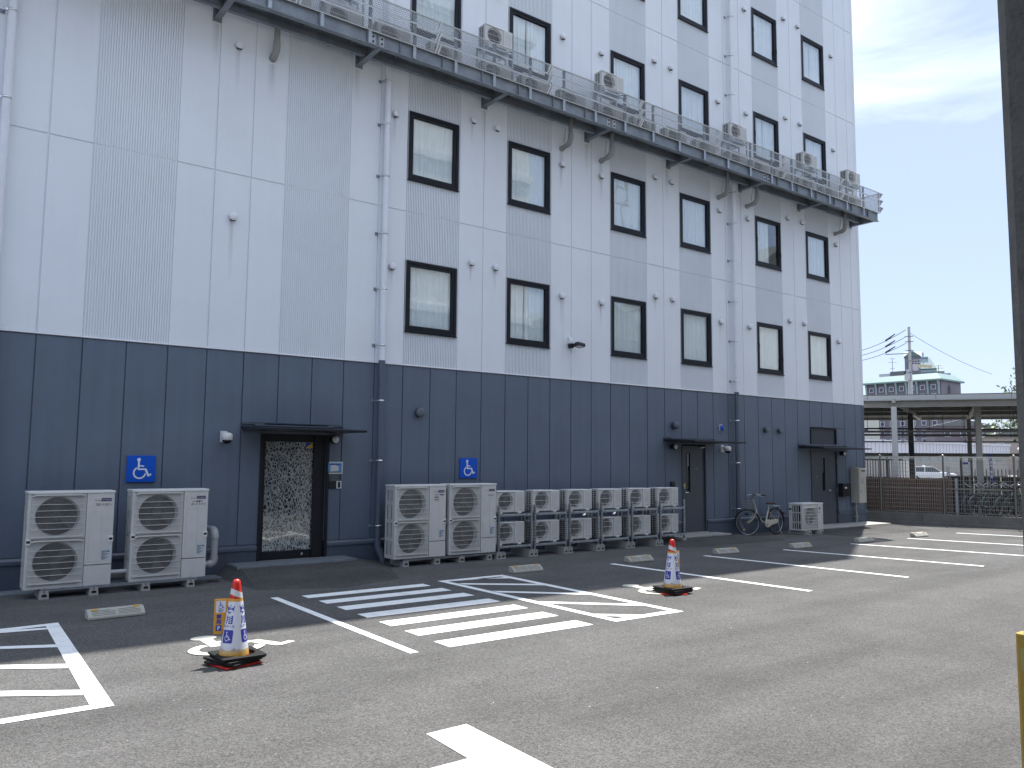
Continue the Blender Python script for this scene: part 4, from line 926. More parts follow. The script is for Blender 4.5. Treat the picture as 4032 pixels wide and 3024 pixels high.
# ducts
e = thing('elbow_duct', 'thick grey plastic elbow duct rising beside the second tall condenser', 'duct', (2.245, -0.78, 0.26))
a = MB(); a.tube([(0, 0, 0.02), (0.06, 0, 0.02), (0.10, 0, 0.03)], 0.050, 16); a.tube([(0.07, 0, 0.02), (0.11, 0, 0.025), (0.15, 0, 0.045), (0.165, 0.0, 0.085), (0.165, 0.0, 0.13)], 0.060, 16); a.tube([(0.165, 0, 0.11), (0.165, 0, 0.42)], 0.050, 16)
a.tube([(0.165, 0, 0.40), (0.165, 0.0, 0.44), (0.165, 0.02, 0.48), (0.165, 0.06, 0.51), (0.165, 0.13, 0.52)], 0.060, 16); a.tube([(0.165, 0.10, 0.52), (0.165, 0.77, 0.52)], 0.050, 16); part('pipe', a, mat('grey_duct_plastic', (0.33, 0.34, 0.35), rough=0.35, var=0.06), e)
e = thing('pipe_run', 'pale horizontal pipe run low between the two left tall condensers', 'pipe', (0.93, -0.72, 0.26))
a = MB(); a.cyl((0, 0, 0), (0.35, 0, 0), 0.03, n=14); a.cyl((0, 0.08, -0.07), (0.35, 0.08, -0.07), 0.035, n=14, mi=1); part('pipe', a, [PIPE_W, PIPE_G], e)
# refrigerant pipes behind racks
rr_ = random.Random(3)
for i, x in enumerate(UX):
    e = thing('pipe_run', 'grey insulated pipes on the wall behind the %s ground rack from the left' % ['first', 'second', 'third', 'fourth', 'fifth', 'sixth'][i], 'pipe', (x+0.3, -0.05, 0), group='insulated pipes behind the racks')
    a = MB(); q = rr_.uniform(-0.1, 0.1); a.tube([(q, 0, 1.05), (q, 0, 0.45), (q, -0.1, 0.35), (q+0.1, -0.2, 0.33)], 0.032, 10); a.tube([(q+0.1, 0, 1.05), (q+0.1, 0, 0.3), (q+0.15, -0.1, 0.2)], 0.024, 10); part('pipe', a, PIPE_G, e)
    if i in (3, 4):
        a = MB(); a.lathe([(0.001, 0.09), (0.05, 0.08), (0.085, 0.03), (0.09, 0.0), (0.08, 0.0)], 18, org=(q-0.2, -0.10, 0.66)); part('hood', a, CHROME, e)
# the unit standing right of the bicycle
def ac_mid():
    w, d, h = 0.93, 0.40, 0.70
    e = thing('air_conditioner_unit', 'single fan beige condenser on two concrete blocks right of the bicycle', 'air conditioner', (17.29, -1.0, 0.105))
    c = MB(); fx = 0.68; cx, cz, rr = 0.385, 0.335, 0.25
    c.hole_face(0.035, fx, 0.035, h-0.03, cx, cz, rr, 0.01); c.box(0, 0, 0, 0.035, 0.03, h-0.03); c.box(0.035, 0, 0, fx, 0.03, 0.035); c.box(fx+0.003, -0.005, 0.0, w, 0.03, 0.19); c.box(fx+0.003, -0.003, 0.195, w, 0.03, h-0.03)
    c.box(w-0.012, 0.03, 0, w, d, h-0.03); c.box(0, d-0.012, 0, w-0.012, d, h-0.03)
    n = 28; vs = []
    for r_, y in ((rr, 0.01), (rr*0.95, 0.05), (rr*0.9, 0.09)): vs += [(cx+math.cos(2*PI*i/n)*r_, y, cz+math.sin(2*PI*i/n)*r_) for i in range(n)]
    c.add(vs, [(j*n+i, j*n+(i+1) % n, (j+1)*n+(i+1) % n, (j+1)*n+i) for j in range(2) for i in range(n)], 0, True)
    c.box(0, 0.03, 0, 0.012, 0.06, h-0.03); c.box(0, d-0.10, 0, 0.012, d-0.012, h-0.03)
    for z in (0, 0.19, 0.44, h-0.06): c.box(0, 0.06, z, 0.012, d-0.10, z+0.035)
    for y in (0.115, 0.18, 0.245): c.box(0, y, 0.03, 0.012, y+0.022, h-0.05)
    part('casing', c, ACW, e); a = MB(); a.box(0.02, 0.14, 0.01, w-0.014, d-0.014, h-0.035); a.box(0.7, 0.032, 0.01, w-0.014, 0.14, h-0.035); part('coil', a, ACIN, e)
    a = MB(); a.box(-0.006, -0.012, h-0.032, w+0.006, d+0.006, h); part('lid', a, ACTOP, e, 0.005)
    f = MB(); f.cyl((0, 0.02, 0), (0, 0.06, 0), 0.05, n=14)
    for q in range(3):
        a0 = q*2*PI/3+0.1; pts = [(math.cos(a0+s_*0.14)*0.225, 0.02+s_*0.005, math.sin(a0+s_*0.14)*0.225) for s_ in range(8)]; ii = [(math.cos(a0+s_*0.12)*0.045, 0.02+s_*0.005, math.sin(a0+s_*0.12)*0.045) for s_ in range(8)]
        f.add(pts+ii, [(i, i+1, 9+i, 8+i) for i in range(7)], 0, True)
    part('fan', f, mat('pale_fan', (0.26, 0.26, 0.25), rough=0.5), e, loc=(cx, 0.05, cz))
    a = MB()
    for i in range(50): x = 0.08+i*0.0122; a.box(x-0.0011, -0.014, 0.06, x+0.0011, -0.012, h-0.08)
    part('grille_wires', a, ACG, e)
    for i in range(7):
        z = 0.09+i*0.08; b = MB()
        if i < 6: b.tube([(0.06, 0.004, z), (0.065, -0.022, z), (0.65, -0.022, z), (0.66, 0.004, z)], 0.005, 6)
        else: b.ext([(0.06, z), (0.10, z+0.03), (0.62, z+0.03), (0.66, z), (0.66, z-0.012), (0.61, z+0.012), (0.11, z+0.012), (0.06, z-0.012)], 'y', -0.026, 0.008)
        part('grille_bar', b, ACTOP, e)
    a = MB(); a.box(0.74, -0.0045, 0.53, 0.81, -0.0033, 0.58, 0); a.box(0.82, -0.0045, 0.55, 0.88, -0.0033, 0.58, 1); a.box(0.76, -0.0045, 0.44, 0.80, -0.0033, 0.47, 0); a.box(0.84, -0.0045, 0.22, 0.90, -0.0033, 0.42, 1); part('label', a, [NAVY, STICK], e)
    a = MB(); a.box(-0.004, 0.32, 0.52, 0.03, 0.405, 0.56, 0); part('handle', a, BLACK, e)
    for x in (0.17, 0.71): part('foot_block', conc_block(0.62, 0.13, 0.10), [CONC_L, BLACK], e, loc=(x, -0.11, -0.105))
ac_mid()
# ------------------------------------------------------------------ walkway with condensers on the third floor
wk = thing('equipment_walkway', 'long galvanised steel walkway with perforated guard screens fixed across the pale facade', 'walkway', (0, 0, 0))
BX = [-0.6, 2.33, 4.93, 7.79, 10.66, 13.40, 16.25, 18.97, 21.74]
WZ0, WZ1 = 9.15, 9.41
def hbeam_x(x0, x1, yc, z0, z1, fw=0.11):
    b = MB(); b.box(x0, yc-fw/2, z0, x1, yc+fw/2, z0+0.012); b.box(x0, yc-fw/2, z1-0.012, x1, yc+fw/2, z1); b.box(x0, yc-0.005, z0+0.012, x1, yc+0.005, z1-0.012); return b
sp = [-3.0, 4.86, 10.60, 16.22, 21.78]
for i in range(4):
    b = hbeam_x(sp[i]+0.006, sp[i+1]-0.006, -0.86, WZ0, WZ1); x = sp[i]+0.45
    while x < sp[i+1]-0.1: b.box(x-0.004, -0.912, WZ0+0.012, x+0.004, -0.866, WZ1-0.012); x += 0.9
    part('beam', b, GALV_D, wk)
    if i:
        for s_ in (-1, 1):
            c = MB(); xx = sp[i]+s_*0.085; c.box(xx-0.045, -0.876, WZ0+0.04, xx+0.045, -0.866, WZ1-0.04, 0)
            for zz in (WZ0+0.085, WZ1-0.085): c.cyl((xx, -0.876, zz), (xx, -0.892, zz), 0.018, n=6, mi=1)
            part('splice_plate', c, [mat('pale_zinc', (0.42, 0.44, 0.45), rough=0.6), BLACKM], wk)
part('inner_beam', hbeam_x(-3.0, 21.74, -0.30, 9.22, 9.41, 0.08), GALV_D, wk)
for x in BX:
    b = MB(); w2 = 0.05
    b.box(x-w2, -0.80, 9.175, x+w2, -0.012, 9.187); b.box(x-w2, -0.80, 9.363, x+w2, -0.012, 9.375); b.box(x-0.004, -0.80, 9.187, x+0.004, -0.012, 9.363)
    b.box(x-0.075, -0.012, 9.13, x+0.075, 0, 9.42, 0); part('bracket', b, GALV_D, wk)
    b = MB(); b.box(x-0.085, -0.006, 9.105, x+0.085, 0, 9.13); part('sealant', b, TRIM_W, wk)
for i in range(9):      # cross joists and grating panels
    pass
x = -2.6
while x < 21.7:
    b = MB(); b.box(x-0.02, -0.80, 9.375, x+0.02, -0.05, 9.415); part('joist', b, GALV_D, wk); x += 0.9
gx = -3.0
while gx < 21.5:
    b = MB(); e_ = min(gx+1.79, 21.76)
    for k in range(19): b.box(gx, -0.88+k*0.045, 9.418, e_, -0.875+k*0.045, 9.443)
    q = gx
    while q < e_: b.box(q, -0.88, 9.425, q+0.006, -0.06, 9.44); q += 0.09
    part('grating', b, GALV_D, wk, kind='stuff'); gx += 1.8
PERF = perforated('shade_toned_perforated_zinc', (0.42, 0.47, 0.52), 0.030, 0.0128, 0.4, 0.3)  # darker grey paints the weaker light on the downward folds
PERF_O = perforated('sky_lit_slotted_zinc', (0.8, 0.84, 0.88), 0.042, 0.0145, 0.35, 0.3, 1.0)  # paler grey paints the sky light on the ledges
ZINC = mat('bright_sky_lit_zinc', (0.78, 0.82, 0.86), rough=0.36, metal=0.35, var=0.1, scale=9)  # whitened to paint sky light on the fold edges; rails share it
prof = [(-0.925, 10.015), (-0.935, 10.03), (-1.055, 9.965), (-0.935, 9.825), (-1.055, 9.75), (-0.935, 9.61), (-1.055, 9.535), (-0.935, 9.385)]
def screen_panel(x0, x1):
    for k in range(3):
        a_, t_, b_ = [(prof[1], prof[2], prof[3]), (prof[3], prof[4], prof[5]), (prof[5], prof[6], prof[7])][k]
        vs, fs, uvs, mi = [], [], [], []
        def face(p, q, m_, v0, v1):
            o = len(vs); vs.extend([(x0, *p), (x1, *p), (x1, *q), (x0, *q)]); fs.append((o, o+1, o+2, o+3)); uvs.extend([(0, v0), (x1-x0, v0), (x1-x0, v1), (0, v1)]); mi.append(m_)
        def lerp(p, q, t): return (p[0]+(q[0]-p[0])*t, p[1]+(q[1]-p[1])*t)
        face(a_, lerp(a_, t_, 0.34), 2, 0, 0.05); face(lerp(a_, t_, 0.34), lerp(a_, t_, 0.70), 1, 0, 0.042); face(lerp(a_, t_, 0.70), t_, 2, 0, 0.02)
        face(t_, lerp(t_, b_, 0.08), 2, 0, 0.02); face(lerp(t_, b_, 0.08), lerp(t_, b_, 0.93), 0, 0, 0.156); face(lerp(t_, b_, 0.93), b_, 2, 0, 0.02)
        me = bpy.data.meshes.new('screen_fold'); me.from_pydata(vs, [], fs); ul = me.uv_layers.new(name='UVMap')
        for i_, l in enumerate(me.loops): ul.data[i_].uv = uvs[l.vertex_index]
        for m_ in (PERF, PERF_O, ZINC): me.materials.append(m_)
        for p_, m_ in zip(me.polygons, mi): p_.material_index = m_
        o = obj('screen_fold', me, wk)
        for xx in (x0, x1):
            c = MB()
            for p, q in ((a_, t_), (t_, b_)):
                d = 0.035 if xx == x0 else -0.035
                c.add([(xx, p[0]-0.002, p[1]+0.001), (xx+d, p[0]-0.002, p[1]+0.001), (xx+d, q[0]-0.002, q[1]+0.001), (xx, q[0]-0.002, q[1]+0.001)], [(0, 1, 2, 3)])
            c.add([(xx, *a_), (xx, *t_), (xx, *b_)], [(0, 1, 2)])
            part('end_cap', c, ZINC, o)
SJ = [-2.05, 0.65, 3.35, 6.05, 8.75, 11.42, 14.13, 16.84, 19.63, 21.80]
for a_, b_ in zip(SJ[:-1], SJ[1:]): screen_panel(a_+0.012, b_-0.012)
for i in range(27):
    x = -1.61+i*0.9
    if x > 21.7: break
    b = MB(); b.box(x-0.032, -0.928, WZ0+0.005, x+0.032, -0.918, 9.44); b.box(x-0.032, -0.918, WZ0+0.02, x-0.024, -0.90, 9.44); b.box(x-0.028, -0.930, 9.44, x+0.028, -0.92, 10.02); b.box(x-0.028, -0.92, 9.44, x-0.022, -0.895, 10.02); part('post', b, GALV, wk)
b = MB(); b.tube([(-2.05, -0.925, 10.03), (21.8, -0.925, 10.03)], 0.012, 8); part('top_rail', b, ZINC, wk)
# end screen
vs = [(21.76, -0.92, 9.45), (21.76, -0.03, 9.45), (21.76, -0.03, 10.0), (21.76, -0.92, 10.0)]
me = bpy.data.meshes.new('end_screen'); me.from_pydata(vs, [], [(0, 1, 2, 3)]); ul = me.uv_layers.new(name='UVMap')
for i_, c in enumerate(((0, 0), (0.89, 0), (0.89, 0.55), (0, 0.55))): ul.data[i_].uv = c
me.materials.append(PERF); obj('end_screen', me, wk)
b = MB(); b.box(21.75, -0.93, 9.44, 21.78, -0.90, 10.02); b.box(21.75, -0.05, 9.44, 21.78, -0.02, 10.02); b.box(21.75, -0.90, 9.99, 21.78, -0.05, 10.02); b.box(21.75, -0.48, 9.44, 21.775, -0.45, 9.99); part('end_frame', b, ZINC, wk)
# drain pipes from the walkway into the wall
for i, (x, y) in enumerate([(3.29, -0.20), (9.90, -0.32), (11.10, -0.37), (15.32, -0.32), (16.52, -0.36), (20.82, -0.36)]):
    b = MB(); r = 0.052
    b.cyl((x, y, 9.44), (x, y, 8.98), r, n=16); b.tube([(x, y, 9.02), (x, y, 8.92), (x, y+0.03, 8.86), (x, y+0.09, 8.82), (x, y+0.14, 8.81)], r*1.18, 16); b.cyl((x, y+0.10, 8.815), (x, -0.0, 8.79), r, n=16); b.cyl((x, -0.05, 8.795), (x, 0, 8.79), r*1.22, n=16)
    o = part('drain_pipe', b, PIPE_G, wk)
    if i not in (0,):
        c = MB(); c.cyl((x-0.06, y+0.1, 9.2), (x-0.06, y+0.16, 8.84), 0.006, n=6); part('hanger', c, GALV_D, o)
GRPW = 'condensers on the steel walkway'
low = [3.05, 4.02, 5.02, 6.16, 7.38, 8.37, 9.43, 10.57, 11.66, 12.74, 13.86, 15.12, 16.08, 17.15, 18.24, 19.40, 20.64]
ordn = ['first', 'second', 'third', 'fourth', 'fifth', 'sixth', 'seventh', 'eighth', 'ninth', 'tenth', 'eleventh', 'twelfth', 'thirteenth', 'fourteenth', 'fifteenth', 'sixteenth', 'seventeenth']
for i, x in enumerate(low): ac_small(x, -0.58, 9.475, '%s condenser from the left on the walkway deck, behind the screen' % ordn[i], None, GRPW)
up = [(4.02, 'raised condenser cut by the top edge of the photo, left of the first upper window', None), (7.40, 'raised condenser marked 310, above the screen between the two leftmost upper windows', '310'), (10.60, 'raised condenser marked 408 above the walkway screen, before the third upper window from the left', '408'),
      (15.13, 'raised condenser above the walkway screen just right of the right hand downpipe', None), (18.37, 'raised condenser before the last window column, second from the walkway end', None), (20.66, 'raised condenser at the far right end of the walkway, against the sky', None)]
for x, l, n in up:
    z = 10.215
    ac_small(x, -0.58, z, l, n, 'raised condensers above the walkway screen')
    e = thing('condenser_stand', 'galvanised stand on the walkway under the raised condenser ' + {4.02: 'at the top edge', 7.40: 'between the two leftmost upper windows', 10.60: 'before the third upper window', 15.13: 'right of the downpipe', 18.37: 'second from the walkway end', 20.66: 'at the walkway end'}[x], 'stand', (x, -0.58, 9.443), group='stands under the raised condensers')
    hh = z-9.443-0.03
    for dx in (-0.02, 0.70):
        for dy in (0.02, 0.26):
            b = MB(); b.box(dx-0.015, dy-0.015, 0, dx+0.015, dy+0.015, hh+0.08 if dy < 0.1 else hh); part('leg', b, GALV, e)
    for dy in (0.02, 0.26):
        b = MB(); b.box(-0.02, dy-0.018, hh-0.035, 0.70, dy+0.018, hh); part('rail', b, GALV, e)
    for dx in (0.06, 0.54):
        b = MB(); b.box(dx, -0.06, hh-0.062, dx+0.05, 0.31, hh-0.036); part('cross_bar', b, ZINC, e)

# ------------------------------------------------------------------ wheel stops
STOPC = mat('cream_concrete', (0.40, 0.40, 0.355), rough=0.8, var=0.1, scale=8, bump=0.2, bscale=80, dirt=(0.25, 0.24, 0.2), dirt_amt=0.4, dirt_scale=6)
AMB = mat('amber_reflector', (0.75, 0.42, 0.02), rough=0.3)
def stop_parts():
    w, d, h = 0.62, 0.17, 0.105
    a = MB(); a.ext([(0, 0), (0, 0.035), (0.085, h), (d, h), (d, 0)], 'x', 0, w)
    me = a.mesh('block', [STOPC], 0.008)
    sl = MB()
    for sx in (0.045, 0.325):
        for k in range(4):
            t0 = 0.16+k*0.2; p = lambda t, o: (0.085*t-0.0*o, 0.035+(h-0.035)*t)
            y0, z0 = p(t0, 0); y1, z1 = p(t0+0.085, 0); nx, nz = -0.0008, 0.0010
            x1 = sx+0.25 - (0.05 if (k == 3) else 0)
            sl.add([(sx, y0+nx, z0+nz), (x1, y0+nx, z0+nz), (x1, y1+nx, z1+nz), (sx, y1+nx, z1+nz)], [(0, 1, 2, 3)])
    rf = []
    for sx in (0.04, 0.50):
        r_ = MB(); r_.box(sx, 0.074, 0.094, sx+0.075, 0.10, 0.112); rf.append(r_.mesh('reflector', [AMB], 0.003))
    return me, sl.mesh('groove', [mat('groove_shade', (0.16, 0.155, 0.14), rough=0.9)]), rf
SM = stop_parts()
stops = [(0.38, -2.87, 0.05, 'cream wheel stop in the first bay, in front of the left tall condensers'), (6.77, -2.52, -0.01, 'cream wheel stop before the middle tall condensers, beside the hatched box'),
         (9.39, -2.61, 0.0, 'cream wheel stop in front of the small condenser racks, left of the second traffic cone'), (11.86, -2.64, -0.08, 'cream wheel stop just right of the second traffic cone, in shade'),
         (14.16, -2.86, -0.05, 'cream wheel stop in shade in front of the bicycle'), (16.62, -2.95, 0.0, 'cream wheel stop on the edge of the building shadow'), (19.2, -2.98, -0.02, 'sunlit cream wheel stop farthest right, by the mesh fence')]
for x, y, rz, l in stops:
    e = thing('wheel_stop', l, 'wheel stop', (x, y, 0.002), rz, 'cream concrete wheel stops in the parking bays')
    obj('block', SM[0], e); obj('groove', SM[1], e); [obj('reflector', r_, e) for r_ in SM[2]]

# ------------------------------------------------------------------ traffic cones with printed sleeves
REDP = mat('red_cone_plastic', (0.62, 0.028, 0.018), rough=0.3, var=0.05, spec=0.5)
REFL = mat('white_reflective_band', (0.62, 0.63, 0.62), rough=0.35, var=0.04, scale=20)
SLEEVE = mat('white_vinyl_sleeve', (0.70, 0.72, 0.78), rough=0.3, var=0.02); ORG = mat('orange_vinyl', (0.66, 0.33, 0.045), rough=0.35, var=0.04)
INDIGO = mat('indigo_print', (0.035, 0.04, 0.33), rough=0.35, var=0.0); RUB = mat('black_rubber_weight', (0.014, 0.015, 0.016), rough=0.6, var=0.2, scale=15, spec=0.25); GREYP = mat('grey_fringe_print', (0.36, 0.35, 0.42), rough=0.4)
def cone_r(z): return 0.128 - (z-0.10)*(0.128-0.040)/(0.72-0.10)
def wrap(vs, a0, eps=0.0022):
    """bend flat print (u along the girth in metres, v = height) round the cone"""
    out_ = []
    for u, v, _ in vs:
        r_ = cone_r(v)+eps; a = a0 + u/(cone_r(v)); out_.append((math.cos(a)*r_, math.sin(a)*r_, v))
    return out_
def fine(poly, step=0.012):
    """quads/polygons cut into vertical strips so that they bend"""
    xs = [p[0] for p in poly]; x0, x1 = min(xs), max(xs); n = max(1, int((x1-x0)/step)); res = []
    def clip(pl, xa, xb):
        def half(pl, x, sgn):
            o = []
            for i in range(len(pl)):
                p, q = pl[i], pl[(i+1) % len(pl)]; ip, iq = sgn*(p[0]-x) >= -1e-9, sgn*(q[0]-x) >= -1e-9
                if ip: o.append(p)
                if ip != iq: t = (x-p[0])/(q[0]-p[0]); o.append((x, p[1]+(q[1]-p[1])*t))
            return o
        return half(half(pl, xa, 1), xb, -1)
    for i in range(n):
        c = clip(poly, x0+(x1-x0)*i/n, x0+(x1-x0)*(i+1)/n)
        if len(c) >= 3: res.append(c)
    return res
def rrect(x0, y0, x1, y1, r, n=4):
    P = []
    for cx, cy, a in ((x1-r, y0+r, -90), (x1-r, y1-r, 0), (x0+r, y1-r, 90), (x0+r, y0+r, 180)):
        P += [(cx+r*math.cos(R(a+90*i/n)), cy+r*math.sin(R(a+90*i/n))) for i in range(n+1)]
    return P
TXT = {s: text_mesh(s, 1.0, 0.035, 'CENTER') for s in ('専', '用')}
TXS = text_mesh('スペース', 1.0, 0.03, 'CENTER')
def build_cone(loc, rz, label, spin, slabs, board_rot, print_angles, stripe_flip):
    e = thing('traffic_cone', label, 'traffic cone', loc, rz, 'red cones with white parking sleeves')
    a = MB(); a.lathe([(0.001, 0.763), (0.022, 0.758), (0.034, 0.745), (0.0385, 0.72), (cone_r(0.585), 0.585), (cone_r(0.10), 0.10), (0.15, 0.03), (0.158, 0.012), (0.158, 0.0)], 40); part('body', a, REDP, e)
    b = MB(); n = 40; vs = []
    for i in range(n+1):
        th = 2*PI*i/n; dz = 0.022*math.cos(th-stripe_flip)
        for z in (0.608+dz, 0.662+dz): vs.append((math.cos(th)*(cone_r(z)+0.0012), math.sin(th)*(cone_r(z)+0.0012), z))
    b.add(vs, [(2*i, 2*i+2, 2*i+3, 2*i+1) for i in range(n)], 0, True); part('reflective_band', b, REFL, e)
    s_ = MB(); E = 0.0016
    s_.lathe([(cone_r(0.590)+E+0.001, 0.590), (cone_r(0.565)+E, 0.565)], 48, 1); s_.lathe([(cone_r(0.565)+E, 0.565), (cone_r(0.138)+E+0.001, 0.138)], 48, 0); s_.lathe([(cone_r(0.138)+E+0.001, 0.138), (cone_r(0.085)+E+0.002, 0.085)], 48, 1); part('sleeve', s_, [SLEEVE, ORG], e)
    p = MB()
    for a0 in print_angles:
        for ch, zc in (('専', 0.463), ('用', 0.378)):
            vs, fs = TXT[ch]; k = 0.082; vv = [(x*k*0.95, zc+(y)*k, 0) for x, y, _ in vs]
            p.add(wrap(vv, a0, 0.0030), fs, 0)
        vs, fs = TXS; k = 0.028; p.add(wrap([(x*k, 0.338+y*k, 0) for x, y, _ in vs], a0, 0.0030), fs, 0)
        for q in fine(rrect(-0.050, 0.203, 0.050, 0.318, 0.012)): p.add(wrap([(x, y, 0) for x, y in q], a0, 0.0030), [tuple(range(len(q)))], 0)
        for j, pl in enumerate(ISA):
            for q in fine([(-0.042+u*0.084, 0.210+v*0.10) for u, v in pl]): p.add(wrap([(x, y, 0) for x, y in q], a0, 0.0040+j*0.00002), [tuple(range(len(q)))], 1)
        for j in range(9):
            for s0 in (0.062+j*0.0085,):
                q = [(s0, 0.128), (s0+0.0045, 0.128), (s0+0.0045, 0.152), (s0, 0.152)]; p.add(wrap([(x, y, 0) for x, y in q], a0-0.065, 0.0030), [(0, 1, 2, 3)], 2)
        for j, wd in enumerate((0.045, 0.033, 0.020, 0.009)):
            for q in fine([(-wd/2, 0.134+j*0.008), (wd/2, 0.134+j*0.008), (wd/2, 0.140+j*0.008), (-wd/2, 0.140+j*0.008)]): p.add(wrap([(x, y, 0) for x, y in q], a0+0.62, 0.0030), [tuple(range(len(q)))], 3)
        for row in range(4):
            for j in range(10):
                s0 = -0.14+j*0.03+(row % 2)*0.015; q = [(s0, 0.100+row*0.011), (s0+0.026, 0.100+row*0.011), (s0+0.026, 0.1085+row*0.011), (s0, 0.1085+row*0.011)]
                p.add(wrap([(x, y, 0) for x, y in q], a0+0.6, 0.0034), [(0, 1, 2, 3)], 4)
    part('print', p, [INDIGO, SLEEVE, GREYP, ORG, mat('brick_print', (0.74, 0.52, 0.24), rough=0.35)], e)
    # red foot plate of the cone
    f = MB(); f.ext([(x, y) for x, y in rrect(-0.185, -0.185, 0.185, 0.185, 0.03)], 'z', 0.0, 0.018); o = part('foot_plate', f, REDP, e, 0.004); o.rotation_euler = (0, 0, spin)
    # rubber weights: square plates with an open ring
    for z, rot, dx, dy, sz in slabs:
        w_ = MB(); h_ = sz/2; n = 40; ro = 0.150; outer, inner = [], []
        for i in range(n):
            t = 2*PI*i/n; c, s2 = math.cos(t), math.sin(t); k = h_/max(abs(c), abs(s2)); k = min(k, h_*1.385); outer.append((c*k, s2*k)); inner.append((c*ro+0.006, s2*ro))
        vs = [(x, y, zz) for zz in (z, z+0.021) for x, y in outer] + [(x, y, zz) for zz in (z, z+0.021) for x, y in inner]
        fs = []
        for i in range(n):
            j = (i+1) % n; fs += [(i, j, n+j, n+i), (2*n+j, 2*n+i, 3*n+i, 3*n+j), (n+i, n+j, 3*n+j, 3*n+i), (j, i, 2*n+i, 2*n+j)]
        w_.add(vs, fs); o = part('rubber_weight', w_, RUB, e, 0.003, loc=(dx, dy, 0)); o.rotation_euler = (0, 0, rot)
        g_ = MB(); g_.box(-h_*0.93, -0.012, z+0.0213, -0.165, 0.012, z+0.0225); o2 = part('weight_groove', g_, BLACK, o)
    # yellow side board
    q = thing('side_board', '', '', (0, 0, 0)); del q['label']; del q['category']; q.parent = e; q.rotation_euler = (0, 0, board_rot)
    b = MB(); b.ext(rrect(-0.187, 0.270, -0.02, 0.585, 0.008), 'y', -0.004, 0.004); part('board', b, ORG, q)
    pr = MB()
    for i, pl in enumerate([rrect(-0.171, 0.463, -0.086, 0.570, 0.010)]): pr.add([(x, -0.0052, z) for x, z in pl], [tuple(range(len(pl)))], 1)
    for i, pl in enumerate(ISA): pr.add([(-0.163+u*0.070, -0.0060-i*0.00003, 0.488+v*0.078) for u, v in pl], [tuple(range(len(pl)))], 0)
    wall_text(pr, 'PARKING', -0.1285, 0.481, 0.0135, -0.0062, 0, 0.03, 1.0, 'CENTER'); wall_text(pr, 'ONLY', -0.1285, 0.468, 0.0135, -0.0062, 0, 0.03, 1.0, 'CENTER')
    for s2, z in (('専', 0.409), ('用', 0.365)): vs, fs = TXT[s2]; pr.add([(-0.142+x*0.046, -0.0055, z+y*0.046) for x, y, _ in vs], fs, 0)
    pr.add([(x, -0.0052, z) for x, z in [(-0.167, 0.300), (-0.118, 0.300), (-0.118, 0.350), (-0.167, 0.350)]], [(0, 1, 2, 3)], 0)
    wall_text(pr, 'P', -0.1425, 0.308, 0.047, -0.0060, 1, 0.04, 1.0, 'CENTER')
    vb = [(-0.257-x, -y, z) for x, y, z in pr.v]; pr.add(vb, list(pr.f), 0); k_ = len(pr.m)//2; pr.m[k_:] = pr.m[:k_]     # printed on both sides
    part('print', pr, [INDIGO, SLEEVE], q)
    return e
# camera-side direction from each cone is about atan2(-7.6,-2.6) and atan2(-8,-9)
build_cone((1.108, -5.70, 0.002), 0.0, 'nearer traffic cone, red with a white sleeve and yellow board sticking out on its left', 0.25, [(0.020, 0.50, 0.0, 0.0, 0.37), (0.044, 0.32, 0.01, 0.01, 0.40), (0.072, 0.03, 0.03, 0.0, 0.41)], -0.33, [-2.52, -0.85, 0.9, 2.6], -3.3)
build_cone((7.506, -5.30, 0.002), 0.0, 'farther traffic cone, red with a white sleeve, beside the hatched box', 0.9, [(0.020, 0.10, 0.0, 0.0, 0.41), (0.045, 0.02, 0.01, 0.0, 0.42), (0.072, -0.06, 0.0, 0.0, 0.41)], 3.29, [-3.1, -1.45, 0.3, 1.9], -4.0)
# ------------------------------------------------------------------ bicycle by the wall
CREAMP = mat('cream_bicycle_paint', (0.52, 0.50, 0.40), rough=0.35); TYRE = mat('tyre_rubber', (0.018, 0.018, 0.02), rough=0.7); ALU = mat('aluminium', (0.42, 0.43, 0.44), rough=0.3, metal=0.9)
SADD = mat('brown_saddle', (0.075, 0.03, 0.022), rough=0.55); CH_W = mat('cream_chain_case', (0.50, 0.48, 0.38), rough=0.4); YREF = mat('yellow_reflector', (0.55, 0.5, 0.12), rough=0.3)
DKP = [mat('dark_bicycle_paint_a', (0.05, 0.06, 0.10), rough=0.35), mat('dark_bicycle_paint_b', (0.12, 0.13, 0.14), rough=0.3), mat('dark_bicycle_paint_c', (0.02, 0.10, 0.07), rough=0.35)]
def ring_pts(c, r, n=36, rot=0.0):
    return [(c[0]+math.cos(2*PI*i/n)*r*math.cos(rot), c[1]+math.cos(2*PI*i/n)*r*math.sin(rot), c[2]+math.sin(2*PI*i/n)*r) for i in range(n)]
def wheel(parent, x, ang=0.0, low=False):
    """bicycle wheel with its axle above the ground at x; returns the wheel empty"""
    w = obj('wheel', None, parent, (x, 0, 0.335), (0, 0, ang)); w.empty_display_size = 0.1; n = 24 if low else 40
    a = MB(); a.tube(ring_pts((0, 0, 0), 0.318, n), 0.0175, 8, closed=True); part('tyre', a, TYRE, w)
    a = MB(); a.tube(ring_pts((0, 0, 0), 0.298, n), 0.010, 6, closed=True); part('rim', a, ALU, w)
    a = MB(); a.cyl((0, -0.04, 0), (0, 0.04, 0), 0.018, n=10)
    for i in range(18 if low else 28):
        t = 2*PI*i/(18 if low else 28); s = 0.03 if i % 2 else -0.03; a.cyl((math.cos(t+0.4)*0.017, s, math.sin(t+0.4)*0.017), (math.cos(t)*0.295, 0, math.sin(t)*0.295), 0.0012, n=3, caps=False)
    part('spokes', a, ALU, w)
    return w
